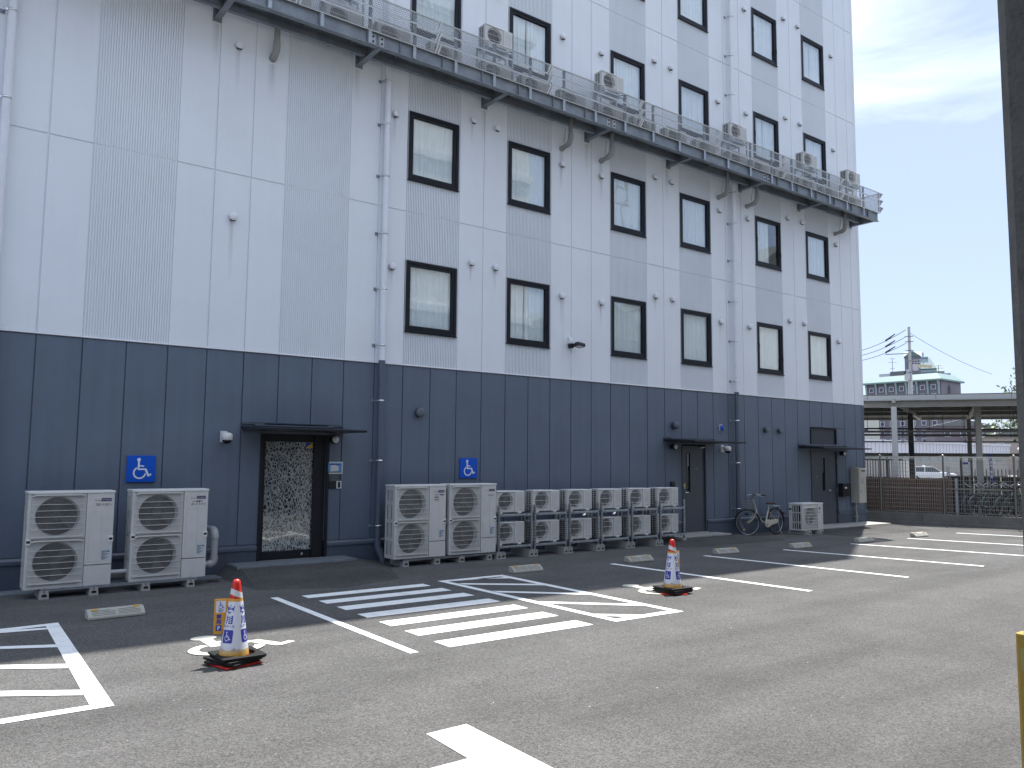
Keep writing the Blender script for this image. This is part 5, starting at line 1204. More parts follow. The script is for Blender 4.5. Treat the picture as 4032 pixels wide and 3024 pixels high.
def bicycle(loc, rz, label, paint, saddle, steer=0.0, lean=0.0, low=False, basket=True, group=None):
    """front wheel towards -x, contact of the front wheel at the origin"""
    e = thing('bicycle', label, 'bicycle', loc, rz, group); e.rotation_euler = (lean, 0, rz)
    fr = MB(); bb = (0.62, 0, 0.29); st = (0.76, 0, 0.62); ax = (1.06, 0, 0.335); hb = (0.24, 0, 0.66); ht = (0.19, 0, 0.83)
    fr.tube([hb, (0.33, 0, 0.50), (0.47, 0, 0.36), bb], 0.020, 10); fr.tube([ht, (0.36, 0, 0.56), (0.52, 0, 0.42), (0.675, 0, 0.41)], 0.012, 8) if low else None
    fr.tube([bb, st], 0.018, 10); fr.tube([hb, ht], 0.021, 10)
    for s in (-1, 1): fr.tube([(0.62, s*0.03, 0.29), (1.06, s*0.06, 0.335)], 0.010, 6); fr.tube([(0.755, s*0.02, 0.60), (1.06, s*0.06, 0.335)], 0.008, 6)
    part('frame', fr, paint, e)
    # steering assembly turned about the head tube
    sa = obj('fork_assembly', None, e, (0.0, 0, 0)); sa.empty_display_size = 0.1
    Mx = Matrix.Translation((0.215, 0, 0)) @ Matrix.Rotation(steer, 4, 'Z') @ Matrix.Translation((-0.215, 0, 0)); sa.matrix_local = Mx
    f = MB()
    for s in (-1, 1): f.tube([(0.235, 0, 0.66), (0.23, s*0.05, 0.64), (0.19, s*0.055, 0.55), (0.10, s*0.055, 0.40), (0.0, s*0.055, 0.335)], 0.0115, 8)
    f.tube([ht, (0.175, 0, 0.89)], 0.0125, 8); f.tube([(0.175, 0, 0.89), (0.12, 0, 0.92)], 0.013, 8)
    part('fork', f, paint, sa)
    h = MB()
    for s in (-1, 1): h.tube([(0.12, 0, 0.92), (0.115, s*0.06, 0.93), (0.10, s*0.13, 0.99), (0.14, s*0.21, 1.03), (0.26, s*0.25, 1.035), (0.38, s*0.26, 1.02)], 0.0115, 8)
    h.lathe([(0.001, 0.025), (0.02, 0.02), (0.028, 0.0), (0.001, 0.0)], 14, org=(0.17, -0.215, 1.045))
    for s in (-1, 1): h.tube([(0.20, s*0.235, 1.015), (0.27, s*0.275, 1.0), (0.34, s*0.285, 0.985)], 0.006, 6)
    part('handlebar', h, ALU, sa)
    for s in (-1, 1):
        g_ = MB(); g_.tube([(0.27, s*0.251, 1.035), (0.39, s*0.262, 1.02)], 0.017, 10); part('grip', g_, BLACK, sa)
    md = MB(); n = 9; r_ = 0.352
    for k in range(n):
        a0, a1 = R(5+k*18), R(5+(k+1)*18)
        for q, p in (((math.cos(a0)*r_, math.sin(a0)*r_), (math.cos(a1)*r_, math.sin(a1)*r_)),): md.add([(q[0], -0.024, 0.335+q[1]-0.004), (q[0], 0.024, 0.335+q[1]-0.004), (p[0], 0.024, 0.335+p[1]-0.004), (p[0], -0.024, 0.335+p[1]-0.004), (q[0]*1.02, 0, 0.335+q[1]*1.02), (p[0]*1.02, 0, 0.335+p[1]*1.02)], [(0, 4, 5, 3), (4, 1, 2, 5)])
    part('mudguard', md, BLACKM if not low else paint, sa)
    if basket:
        b = MB(); B0 = [(-0.02, -0.11), (0.16, -0.11), (0.16, 0.11), (-0.02, 0.11)]; B1 = [(-0.10, -0.16), (0.17, -0.16), (0.17, 0.16), (-0.10, 0.16)]; z0, z1 = 0.68, 0.90
        for t in (0, 0.2, 0.4, 0.6, 0.8, 1.0):
            ring = [(p[0]+(q[0]-p[0])*t, p[1]+(q[1]-p[1])*t, z0+(z1-z0)*t) for p, q in zip(B0, B1)]
            for i in range(4): b.cyl(ring[i], ring[(i+1) % 4], 0.0035 if t == 1 else 0.0018, n=4, caps=False)
        for i in range(4):
            for t in (0, 0.14, 0.28, 0.42, 0.57, 0.71, 0.86):
                p = [B0[i][k]+(B0[(i+1) % 4][k]-B0[i][k])*t for k in (0, 1)]; q = [B1[i][k]+(B1[(i+1) % 4][k]-B1[i][k])*t for k in (0, 1)]; b.cyl((*p, z0), (*q, z1), 0.0018, n=3, caps=False)
        for t in (0.2, 0.4, 0.6, 0.8): b.cyl((-0.02+0.18*t, -0.11, z0), (-0.02+0.18*t, 0.11, z0), 0.0018, n=3, caps=False)
        part('basket', b, mat('basket_wire', (0.30, 0.29, 0.26), rough=0.4, metal=0.5), sa)
    wheel(sa, 0.0, 0.0, low); wheel(e, 1.06, 0.0, low)
    md = MB()
    for k in range(8):
        a0, a1 = R(-5+k*18), R(-5+(k+1)*18); q, p = (math.cos(a0)*r_, math.sin(a0)*r_), (math.cos(a1)*r_, math.sin(a1)*r_)
        md.add([(1.06+q[0], -0.025, 0.335+q[1]-0.004), (1.06+q[0], 0.025, 0.335+q[1]-0.004), (1.06+p[0], 0.025, 0.335+p[1]-0.004), (1.06+p[0], -0.025, 0.335+p[1]-0.004), (1.06+q[0]*1.025, 0, 0.335+q[1]*1.025), (1.06+p[0]*1.025, 0, 0.335+p[1]*1.025)], [(0, 4, 5, 3), (4, 1, 2, 5)])
    part('mudguard', md, BLACKM if not low else paint, e)
    s = MB(); s.ext([(0.70, -0.022), (0.70, 0.022), (0.80, 0.05), (0.90, 0.105), (0.965, 0.10), (0.975, 0.0), (0.965, -0.10), (0.90, -0.105), (0.80, -0.05)], 'z', 0.79, 0.838); part('saddle', s, saddle, e, 0.018)
    sp_ = MB(); sp_.cyl((0.755, 0, 0.60), (0.81, 0, 0.77), 0.0125, n=10); sp_.tube([(0.78, -0.03, 0.765), (0.93, -0.05, 0.745), (0.95, -0.05, 0.79)], 0.005, 6); sp_.tube([(0.78, 0.03, 0.765), (0.93, 0.05, 0.745), (0.95, 0.05, 0.79)], 0.005, 6); part('seat_post', sp_, ALU, e)
    rk = MB()
    for y in (-0.06, -0.02, 0.02, 0.06): rk.tube([(0.90, y, 0.725), (1.24, y, 0.735)], 0.005, 6)
    rk.tube([(0.90, -0.06, 0.725), (0.90, 0.06, 0.725)], 0.005, 6); rk.tube([(1.24, -0.06, 0.735), (1.27, 0, 0.735), (1.24, 0.06, 0.735)], 0.006, 6)
    for y in (-0.065, 0.065): rk.tube([(1.16, y, 0.73), (1.06, y, 0.335)], 0.004, 6)
    part('rear_rack', rk, ALU, e)
    ch = MB(); ch.ext([(0.53, 0.27), (0.55, 0.37), (0.63, 0.40), (0.80, 0.385), (1.09, 0.40), (1.12, 0.36), (1.09, 0.30), (0.80, 0.255), (0.64, 0.185), (0.56, 0.20)], 'y', -0.062, -0.042); part('chain_case', ch, CH_W if not low else paint, e, 0.004)
    pd = MB(); pd.cyl((0.62, -0.09, 0.29), (0.62, 0.09, 0.29), 0.012, n=8); pd.frame_box((0.62, -0.09, 0.29), (0.50, -0.09, 0.20), 0.014, 0.02); pd.frame_box((0.62, 0.09, 0.29), (0.74, 0.09, 0.38), 0.014, 0.02); pd.box(0.45, -0.17, 0.185, 0.53, -0.10, 0.21, 1); pd.box(0.71, 0.10, 0.37, 0.79, 0.17, 0.395, 1); part('crank', pd, [ALU, BLACK], e)
    if not low:
        rf_ = MB(); rf_.box(1.40, -0.02, 0.52, 1.43, 0.02, 0.56); part('tail_reflector', rf_, mat('red_reflector', (0.2, 0.03, 0.03), rough=0.3), e)
        yr = MB(); yr.ext([(0.012*math.cos(t)*2.6-0.10, 0.012*math.sin(t)*1.4-0.17) for t in [i*PI/6 for i in range(12)]], 'y', -0.008, 0.008); o = part('spoke_reflector', yr, YREF, sa); o.location = (0, 0, 0.335)
        lmp = MB(); lmp.cyl((-0.02, -0.075, 0.56), (-0.09, -0.075, 0.56), 0.035, 0.028, n=14); lmp.cyl((-0.02, -0.075, 0.56), (0.0, -0.075, 0.56), 0.02, n=10); part('head_lamp', lmp, BLACK, sa)
        kk = MB(); kk.tube([(1.06, 0.06, 0.33), (1.10, 0.13, 0.02)], 0.006, 6); kk.tube([(1.06, -0.06, 0.33), (1.12, -0.13, 0.015), (1.06, -0.14, 0.012)], 0.006, 6); part('stand', kk, ALU, e)
    return e
bicycle((15.80, -0.50, 0.0), 0.0, 'cream city bicycle with brown saddle leaning on its stand by the slate wall', CREAMP, SADD, steer=-0.50, lean=-0.03)

# ------------------------------------------------------------------ pillar beside the camera with a corner guard
PILC = mat('dark_cast_concrete', (0.15, 0.148, 0.138), rough=0.85, var=0.13, scale=5, bump=0.7, bscale=45, dirt=(0.055, 0.055, 0.052), dirt_amt=0.5, dirt_scale=13)
e = thing('concrete_pillar', 'dark rough concrete pillar cropped by the right edge of the photo', 'pillar', (2.27, -11.88, 0))
a = MB(); c = 0.045; a.ext([(0+c, 0), (0.75, 0), (0.75, -0.62), (0+c, -0.62), (0, -0.62+c), (0, -c)], 'z', 0, 4.62); part('shaft', a, PILC, e)
for (x, y, z, r) in [(-0.001, -0.30, 2.85, 0.0035), (-0.001, -0.22, 3.1, 0.003), (-0.001, -0.18, 3.0, 0.005), (-0.001, -0.33, 2.6, 0.003), (-0.001, -0.28, 3.2, 0.004), (-0.001, -0.24, 2.3, 0.004)]:
    a = MB(); a.disc((x, y, z), r, 'x', 10); part('pinhole', a, BLACK, e)
YG = mat('yellow_foam_guard', (0.46, 0.30, 0.045), rough=0.5, var=0.06); YT = mat('reflective_yellow_tape', (0.42, 0.38, 0.12), rough=0.3)
e = thing('corner_guard', 'yellow corner guard with a pale band on the pillar at the lower right edge', 'corner guard', (2.27, -11.88, 0.02))
prf = [(0.05, 0.024), (-0.012, 0.024), (-0.024, 0.012), (-0.024, -0.09), (-0.002, -0.09), (-0.002, 0.002), (0.05, 0.002)]
a = MB(); a.ext(prf, 'z', 0, 1.185); part('guard', a, YG, e, 0.002)
a = MB(); a.box(-0.0255, -0.07, 1.04, -0.0245, 0.004, 1.13); part('tape', a, YT, e)

# ------------------------------------------------------------------ mesh fence on its concrete base
FM = mat('taupe_fence_metal', (0.20, 0.185, 0.165), rough=0.4, metal=0.3, var=0.06); FC = mat('fence_cap_metal', (0.5, 0.48, 0.42), rough=0.3, metal=0.6)
BASEC = mat('fence_base_concrete', (0.17, 0.17, 0.155), rough=0.9, var=0.22, scale=2.5, bump=0.3, bscale=60, dirt=(0.09, 0.09, 0.085), dirt_amt=0.45, dirt_scale=3)
fa = math.atan2(-3.42-0.57, 24.32-23.16)      # heading of the fence line
fence = thing('mesh_fence', 'taupe wire mesh fence on a concrete base at the right end of the car park', 'fence', (23.16, 0.57, 0), fa)
a = MB(); a.box(-6, -0.001, -0.05, 16, 0.16, 0.345); a.box(-6, -0.045, -0.05, 16, -0.002, 0.085); 
part('base_wall', a, BASEC, fence, 0.006)
for xj in (-3.8, -1.1, 1.6, 4.3, 7.0): a = MB(); a.box(xj-0.008, -0.0028, 0.09, xj+0.008, -0.0012, 0.34); part('base_joint', a, mat('joint_shadow', (0.07, 0.07, 0.065), rough=0.9), fence)
px_ = [0.44-1.80*2, 0.44-1.80, 0.44, 2.22, 4.06, 5.86, 7.66, 9.46]
for x in px_:
    a = MB(); a.cyl((x, 0.06, 0.34), (x, 0.06, 2.10), 0.030, n=12); part('post', a, FM, fence)
    a = MB(); a.lathe([(0.034, 2.09), (0.036, 2.11), (0.025, 2.135), (0.001, 2.145)], 12, org=(x, 0.06, 0)); a.box(x-0.10, 0.045, 2.075, x+0.10, 0.075, 2.095); part('post_cap', a, FC, fence)
for x0, x1 in zip(px_[:-1], px_[1:]):
    a = MB(); a.box(x0+0.05, 0.04, 2.035, x1-0.05, 0.055, 2.078); a.box(x0+0.05, 0.04, 1.995, x1-0.05, 0.055, 2.01); part('top_rail', a, FC, fence)
    a = MB(); a.box(x0+0.05, 0.04, 0.385, x1-0.05, 0.055, 0.41); a.box(x0+0.05, 0.045, 1.09, x1-0.05, 0.06, 1.115); part('rail', a, FM, fence)
    a = MB(); x = x0+0.06
    while x < x1-0.05: a.box(x-0.0022, 0.047, 0.40, x+0.0022, 0.0505, 2.04); x += 0.056
    for k in range(13): z = 0.52+k*0.121; a.box(x0+0.05, 0.043, z-0.004, x1-0.05, 0.047, z+0.004)
    part('wire_mesh', a, mat('pale_taupe_wire', (0.36, 0.34, 0.30), rough=0.4, metal=0.2), fence, kind='stuff')
a = MB(); a.box(2.52, 0.09, 0.34, 2.585, 0.15, 1.42); part('short_post', a, mat('pale_steel_post', (0.34, 0.37, 0.40), rough=0.4, metal=0.4), fence)
BRS = mat('brown_slat', (0.16, 0.105, 0.08), rough=0.6, var=0.2, scale=9, dirt=(0.17, 0.12, 0.09), dirt_amt=0.3, dirt_scale=6)
sf = thing('slat_fence', 'low brown slatted screen fence just behind the wire mesh', 'fence', (23.16, 0.57, 0), fa)
slm = MB(); slm.box(-0.024, 0, 0, 0.024, 0.025, 1.07); slm.box(-0.03, 0.03, 0.95, 0.042, 0.045, 0.99); slm = slm.mesh('slat', [BRS]); slb = MB(); slb.box(-0.022, 0, 0, 0.022, 0.02, 1.03); slb = slb.mesh('slat', [mat('gap_shade_slat', (0.012, 0.009, 0.008), rough=0.8)])  # back slats are blackened to paint the shade in the gaps
rs2 = random.Random(11)
xx = -3.6
while xx < 2.45:
    o = obj('slat', slm, sf, (xx, 0.30+rs2.uniform(-0.008, 0.008), 0.36+rs2.uniform(-0.008, 0.008)), (0, 0, rs2.uniform(-0.12, 0.12))); xx += 0.0665
xx = -3.567
while xx < 2.48: obj('slat', slb, sf, (xx, 0.345, 0.36)); xx += 0.0665
xx = 4.25
while xx < 6.5: obj('slat', slm, sf, (xx, 0.30, 0.36), (0, 0, rs2.uniform(-0.12, 0.12))); xx += 0.0665
# yard slab beyond the fence
a = MB(); a.add([(23.42, 0.6, 0.012), (24.9, -4.6, 0.012), (28, -14, 0.012), (140, -14, 0.012), (140, 80, 0.012), (21, 80, 0.012), (21, 7, 0.012)], [(0, 1, 2, 3, 4, 5, 6)])
part('pavement', a, mat('station_pavement', (0.20, 0.195, 0.185), rough=0.9, var=0.15, scale=0.4), None, kind='structure')
# parked bicycles behind the mesh
F0 = Vector((23.16, 0.57, 0)); FD = Vector((math.cos(fa), math.sin(fa), 0)); FN = Vector((-FD.y, FD.x, 0))
rb = random.Random(21)
bl = ['dark bicycle behind the mesh fence, nearest the pale short post', 'second dark bicycle behind the mesh fence from the pale short post', 'third dark bicycle behind the mesh fence from the pale short post', 'fourth bicycle behind the mesh fence from the pale short post', 'fifth bicycle behind the mesh fence from the pale short post',
      'sixth bicycle behind the mesh fence from the pale short post', 'bicycle with a silver basket behind the mesh fence, by its right hand post']
for i in range(7):
    p = F0+FD*(2.78+i*0.24)+FN*(0.55 if i < 6 else 0.42); ang = math.atan2(FN.y, FN.x)+rb.uniform(-0.35, 0.1)-0.25
    bicycle((p.x, p.y, 0.25), ang, bl[i], DKP[i % 3], BLACK, steer=rb.uniform(-0.3, 0.3), lean=rb.uniform(-0.06, 0.06), low=True, basket=(i in (1, 3, 6)), group='bicycles parked behind the mesh fence')
a = MB(); a.box(2.6, 0.17, 0.0, 12, 4.0, 0.25); o = part('parking_plinth', a, CONC, None, kind='structure'); o.location = (23.16, 0.57, 0); o.rotation_euler = (0, 0, fa)
hgm = mat('dark_bicycle_heap', (0.015, 0.017, 0.022), rough=0.6)
for i in range(5):
    p = F0+FD*(2.9+i*0.42)+FN*(2.15+0.1*(i % 2)); bicycle((p.x, p.y, 0.25), math.atan2(FN.y, FN.x)+0.15*(i % 3)-0.3, '%s dark bicycle of the second row behind the mesh fence, from the short post' % ordn[i], DKP[(i+1) % 3], BLACK, steer=0.2*(i % 2), low=True, basket=False, group='bicycles in the second row')

# ------------------------------------------------------------------ open shelter of the bicycle park
SHW = mat('shelter_white_steel', (0.52, 0.53, 0.54), rough=0.4, var=0.05); SHB = mat('shelter_beige_beam', (0.36, 0.355, 0.33), rough=0.5, var=0.06); SHD = mat('shelter_dark_steel', (0.11, 0.11, 0.105), rough=0.5, var=0.1); UND = mat('shelter_ceiling_sheet', (0.16, 0.17, 0.165), rough=0.6, var=0.1)
KS = 0.93; CX_ = (-1.463, -13.324)
def part_s(name, mb, mats, parent, bevel=0.0, kind=None):
    mb.v = [(x*KS, y*KS, 0.0 if z < 0.01 else 1.9+(z-1.9)*KS) for x, y, z in mb.v]
    return part(name, mb, mats, parent, bevel, kind)
A_ = Vector((25.51, 1.96, 0)); D_ = (Vector((28.04, -2.01, 0))-A_).normalized(); ha = math.atan2(D_.y, D_.x)
sh_ = thing('bicycle_shelter', 'long open steel shelter with pale fascia and hanging pipes beyond the mesh fence', 'shelter', (CX_[0]+(25.51-CX_[0])*KS, CX_[1]+(1.96-CX_[1])*KS, 0), ha)
# local x runs along the fascia towards the right, local y points away from the camera
a = MB(); a.box(-9, 0.0, 4.06, 16, 0.10, 4.20); a.box(-9, -0.02, 4.03, 16, 0.10, 4.055); part_s('fascia', a, mat('fascia_metal', (0.46, 0.49, 0.51), rough=0.35, var=0.04), sh_, 0.004)
for x in (2.35, 4.6, 0.2): a = MB(); a.box(x, -0.004, 4.05, x+0.012, -0.0005, 4.20); part_s('fascia_joint', a, SHD, sh_)
a = MB(); a.box(-9, 0.02, 4.20, 16, 14.5, 4.24); part_s('roof_sheet', a, UND, sh_)
a = MB()
x = -9.0
for k in range(48): a.box(-9, 0.35+k*0.3, 4.15, 16, 0.35+k*0.3+0.16, 4.198)
part_s('ceiling_ribs', a, UND, sh_, kind='stuff')
a = MB(); a.box(-9, 0.22, 3.83, 16, 0.24, 4.04); a.box(-9, 0.17, 3.81, 16, 0.29, 3.83); a.box(-9, 0.17, 4.04, 16, 0.29, 4.06); part_s('edge_beam', a, SHB, sh_)
for x in (0.78, 1.72): a = MB(); a.box(x-0.12, 0.205, 3.85, x+0.12, 0.2195, 4.03); a.box(x-0.17, 0.15, 3.80, x+0.17, 0.30, 3.812); part_s('splice_plate', a, SHB, sh_)
n_ang = math.atan2(0.436, 0.9)-ha
cn, sn = math.cos(n_ang), math.sin(n_ang)
def loc2(wx, wy): d = Vector((wx, wy, 0))-A_; return (d.dot(D_), d.dot(Vector((-D_.y, D_.x, 0))))
def column(wx, wy, w, m, top):
    u, v = loc2(wx, wy); a = MB(); a.box(u-w/2, v-w/2, 0, u+w/2, v+w/2, top); part_s('column', a, m, sh_, 0.006); return u, v
c1 = column(26.05, 1.08, 0.17, SHW, 3.81); c2 = column(32.50, 3.76, 0.20, SHD, 3.95); c3 = column(28.93, -0.44, 0.18, SHB, 3.90); c4 = column(38.92, 4.22, 0.18, SHB, 4.0); column(30.6, -3.6, 0.18, SHB, 3.9)
for p, q, z0, z1 in ((c1, c2, 3.95, 4.10), (c2, (c2[0]+6*(c2[0]-c1[0])/7, c2[1]+6*(c2[1]-c1[1])/7), 3.95, 4.1), (c3, c4, 3.95, 4.10)):
    a = MB(); a.frame_box((p[0], p[1], (z0+z1)/2), (q[0], q[1], (z0+z1)/2), 0.12, z1-z0); part_s('rafter', a, SHB, sh_)
for yy in (3.2, 6.4, 9.8, 14.3): a = MB(); a.box(-9, yy, 4.02, 16, yy+0.08, 4.14); part_s('purlin', a, SHB, sh_)
# hanging luminous-strip pipes
def hang(p, q, zp, zq, r, ends):
    a = MB(); a.frame_box((*p, zp), (*q, zq), r*2, r*2.2); o = part_s('hanging_pipe', a, SHD, sh_)
    for t in ends:
        x, y, z = p[0]+(q[0]-p[0])*t, p[1]+(q[1]-p[1])*t, zp+(zq-zp)*t
        c = MB(); c.cyl((x, y, z), (x, y, 4.14), 0.009, n=5, caps=False); c.box(x-0.03, y-0.03, 4.02, x+0.03, y+0.03, 4.14); c.tube([(x-0.03, y, z+0.06), (x-0.04, y, z), (x, y, z-0.06), (x+0.04, y, z), (x+0.03, y, z+0.06)], 0.008, 5); part_s('hanger_rod', c, SHD, o)
hang((-4, 2.1), (9, 1.2), 3.02, 3.00, 0.035, (0.25, 0.33, 0.42, 0.52, 0.66, 0.8)); hang((-3, 2.3), (9, 4.4), 2.93, 2.93, 0.03, (0.22, 0.36, 0.5, 0.7)); hang((-4, 3.5), (10, 3.1), 2.66, 2.69, 0.016, (0.3, 0.4, 0.55, 0.72))
hang((-3, 6.5), (12, 8.2), 3.35, 3.22, 0.03, (0.2, 0.27, 0.4, 0.5, 0.62, 0.75)); hang((-4, 5.2), (6, 4.2), 2.74, 2.68, 0.018, (0.3, 0.5, 0.6)); hang((-3, 9.5), (13, 9.0), 3.1, 3.1, 0.02, (0.3, 0.4, 0.5, 0.6, 0.7)); hang((2, 3.1), (11, 8.8), 2.9, 3.05, 0.03, (0.2, 0.4, 0.6))
scr = thing('added_dark_backdrop', 'added dark backdrop behind the bicycles, standing in for shade and clutter under the shelter', 'screen', (23.16, 0.57, 0), fa)  # added boards that darken the view behind the bicycles
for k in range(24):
    a = MB(); a.box(1.7+k*0.40, 4.3, 0.0, 1.7+k*0.40+0.385, 4.34, 1.45); part('board', a, mat('dark_backdrop', (0.035, 0.033, 0.035), rough=0.7, var=0.15), scr)
# lower barrier with rails behind the shelter
bf = thing('bar_fence', 'grey canopy beam with an upright bar fence below it, behind the shelter columns', 'fence', (32.6, 8.0, 0), math.atan2(1.03-6.2, 35.87-33.45))
a = MB(); a.box(-3, 0, 2.16, 13, 0.25, 2.30); part('beam', a, SHB, bf)
for x in (-2.9, 0.3, 2.7, 5.6, 8.8, 12.5): a = MB(); a.box(x, 0.05, 0, x+0.10, 0.15, 2.16); part('post', a, SHB, bf)
a = MB()
for k in range(70):
    x = -2.8+k*0.11
    if 3.5 < x < 5.5: continue
    a.box(x, 0.09, 0.2, x+0.03, 0.12, 2.0)
a.box(-2.8, 0.085, 1.97, 3.4, 0.125, 2.03); part('bars', a, SHD, bf, kind='stuff')
a = MB()
for k in range(26): x = 6.0+k*0.14; a.box(x, 0.03, 0.2, x+0.035, 0.06, 1.62+0.25*(k > 14))
part('pale_bars', a, mat('pale_bar', (0.46, 0.45, 0.38), rough=0.5), bf, kind='stuff')
# boards and banner in the bicycle park
def board(wx, wy, z0, z1, w, m, label, name='notice_board', cat='sign', extra=None, tilt=0.0):
    e = thing(name, label, cat, (wx, wy, 0), ha); a = MB(); a.box(-w/2, -0.01, z0, w/2, 0.01, z1); part('panel', a, m, e)
    a = MB(); a.cyl((-w*0.4, 0.03, 0.0), (-w*0.4, 0.03, z1), 0.015, n=6); a.cyl((w*0.4, 0.03, 0.0), (w*0.4, 0.03, z1), 0.015, n=6); part('stake', a, GALV, e)
    if extra:
        a = MB()
        for (x0, zz0, x1, zz1) in extra[0]: a.box(x0*w-w/2, -0.0125, z0+(z1-z0)*zz0, x1*w-w/2, -0.0105, z0+(z1-z0)*zz1)
        part('print', a, extra[1], e)
    return e
BNB = mat('blue_banner_cloth', (0.01, 0.035, 0.25), rough=0.7); NBW = mat('notice_white', (0.55, 0.56, 0.57), rough=0.6)
board(26.28, -1.90, 1.30, 2.17, 0.075, BNB, 'narrow blue banner with white lettering behind the mesh fence', 'banner', 'banner', ([(0.2, 0.66, 0.8, 0.76), (0.2, 0.54, 0.8, 0.63), (0.3, 0.45, 0.7, 0.5), (0.15, 0.30, 0.85, 0.42), (0.25, 0.14, 0.8, 0.26)], NBW))
board(26.0, -1.27, 1.50, 1.93, 0.22, NBW, 'white notice board with a blue heading beside the shelter column', extra=([(0.05, 0.8, 0.75, 0.95)], BNB))
board(25.8, -0.80, 1.50, 1.78, 0.10, NBW, 'small white hanging notices behind the mesh fence, right of its second post')
board(26.1, -1.62, 1.35, 2.02, 0.16, mat('grey_box_paint', (0.28, 0.29, 0.28), rough=0.5), 'plain grey cabinet between banner and shelter column', 'cabinet', 'cabinet')
board(39.4, 7.6, 1.05, 1.96, 0.55, mat('bright_white_sheet', (0.8, 0.8, 0.78), rough=0.6), 'bright white sunlit sheet left of the white car', 'white_sheet', 'sheet')

# ------------------------------------------------------------------ car, station building, far buildings
CX = Vector((-1.463, -13.324, 1.902))
def far(p, k): return CX+(Vector(p)-CX)*k
CARW = mat('white_car_paint', (0.7, 0.71, 0.72), rough=0.2, var=0.0); CARG = mat('car_glass', (0.05, 0.07, 0.08), rough=0.05, spec=0.8)
kc = 88/48
p = far((41.75, 7.55, 1.9), kc)
car = thing('parked_car', 'white taxi like sedan with roof lamp seen through the far fence', 'car', (p.x, p.y, 0.012), math.atan2(-0.66, 0.42)+0.15)
b = MB(); b.ext([(-2.2, 0.35), (-2.25, 0.85), (-1.9, 0.98), (1.0, 0.98), (2.1, 0.86), (2.25, 0.6), (2.2, 0.32)], 'y', -0.84, 0.84); part('body', b, CARW, car, 0.08)
b = MB(); b.ext([(-1.75, 0.97), (-1.35, 1.42), (0.25, 1.44), (0.95, 0.97)], 'y', -0.70, 0.70); part('cabin', b, CARG, car, 0.03)
b = MB(); b.box(-1.30, -0.69, 1.42, 0.22, 0.69, 1.47); b.box(-0.55, -0.72, 0.97, -0.47, 0.72, 1.44); b.frame_box((0.95, -0.705, 0.98), (0.24, -0.705, 1.44), 0.06, 0.05); b.frame_box((-1.76, -0.705, 0.98), (-1.34, -0.705, 1.44), 0.06, 0.06); part('roof', b, CARW, car, 0.01)
b = MB(); b.box(-0.5, -0.2, 1.47, -0.3, 0.2, 1.58); part('roof_lamp', b, CARW, car, 0.02)
for x in (-1.4, 1.35):
    for y in (-0.80, 0.80):
        w_ = obj('wheel', None, car, (x, y, 0.31)); w_.empty_display_size = 0.1; b = MB(); b.cyl((0, -0.09, 0), (0, 0.09, 0), 0.31, n=20); part('tyre', b, TYRE, w_); b = MB(); b.cyl((0, -0.10, 0), (0, 0.10, 0), 0.17, n=16); part('rim', b, ALU, w_)
for y in (-0.6, 0.6): b = MB(); b.box(2.2, y-0.15, 0.62, 2.27, y+0.15, 0.78); part('headlight', b, NBW, car, 0.01)

def two_pt(A, B): return math.atan2(B.y-A.y, B.x-A.x), math.hypot(B.x-A.x, B.y-A.y)
# low station building: ribbed white fascia over a strip of windows
SA = far((46.52, 13.56, 0), 100/55); SB = far((56.27, 9.27, 0), 130/62); ang, L_ = two_pt(SA, SB)
stn = thing('station_building', 'long low white building with a ribbed metal fascia above a window strip', 'building', (SA.x, SA.y, 0.012), ang)
RW = mat('white_ribbed_metal', (0.62, 0.62, 0.66), rough=0.4, var=0.04); WBE = mat('station_wall_beige', (0.38, 0.36, 0.33), rough=0.7)
b = MB(); b.box(-14, 0, 2.9, L_, 0.3, 4.30); b.box(-14, -0.15, 4.18, L_+0.1, 6, 4.42)
k = -14.0
while k < L_: b.box(k, -0.06, 2.92, k+0.10, 0.001, 4.16); k += 0.78
part('fascia', b, RW, stn)
b = MB(); b.box(-14, 0.35, 0, L_, 6, 2.9); part('wall', b, WBE, stn)
rng_ = random.Random(4)
k = -13.5; i = 0
while k < L_-1.8:
    wv = obj('window', None, stn, (k, 0.33, 2.05)); wv.empty_display_size = 0.2
    a = MB(); a.box(0, -0.02, 0, 1.5, 0.02, 0.80); part('pane', a, mat('pale_station_glass', (0.30, 0.36, 0.36), rough=0.1, spec=0.8), wv); k += 2.1; i += 1
b = MB(); b.box(L_-0.8, -0.3, 3.25, L_+0.2, 0.3, 3.7); 
cm = thing('cctv_pair', 'pair of white box cameras at the right end of the station fascia', 'camera', (SB.x+0.4, SB.y-1.2, 0.0), ang)
for s in (0, 1):
    b = MB(); b.frame_box((s*0.9-0.5, 0, 3.9), (s*0.9+0.2, 0, 3.4), 0.35, 0.35); part('housing', b, WHITE_P, cm)
b = MB(); b.box(-0.4, -0.2, 0, 0.6, 0.3, 3.3); part('base', b, mat('grey_block', (0.2, 0.2, 0.2)), cm)

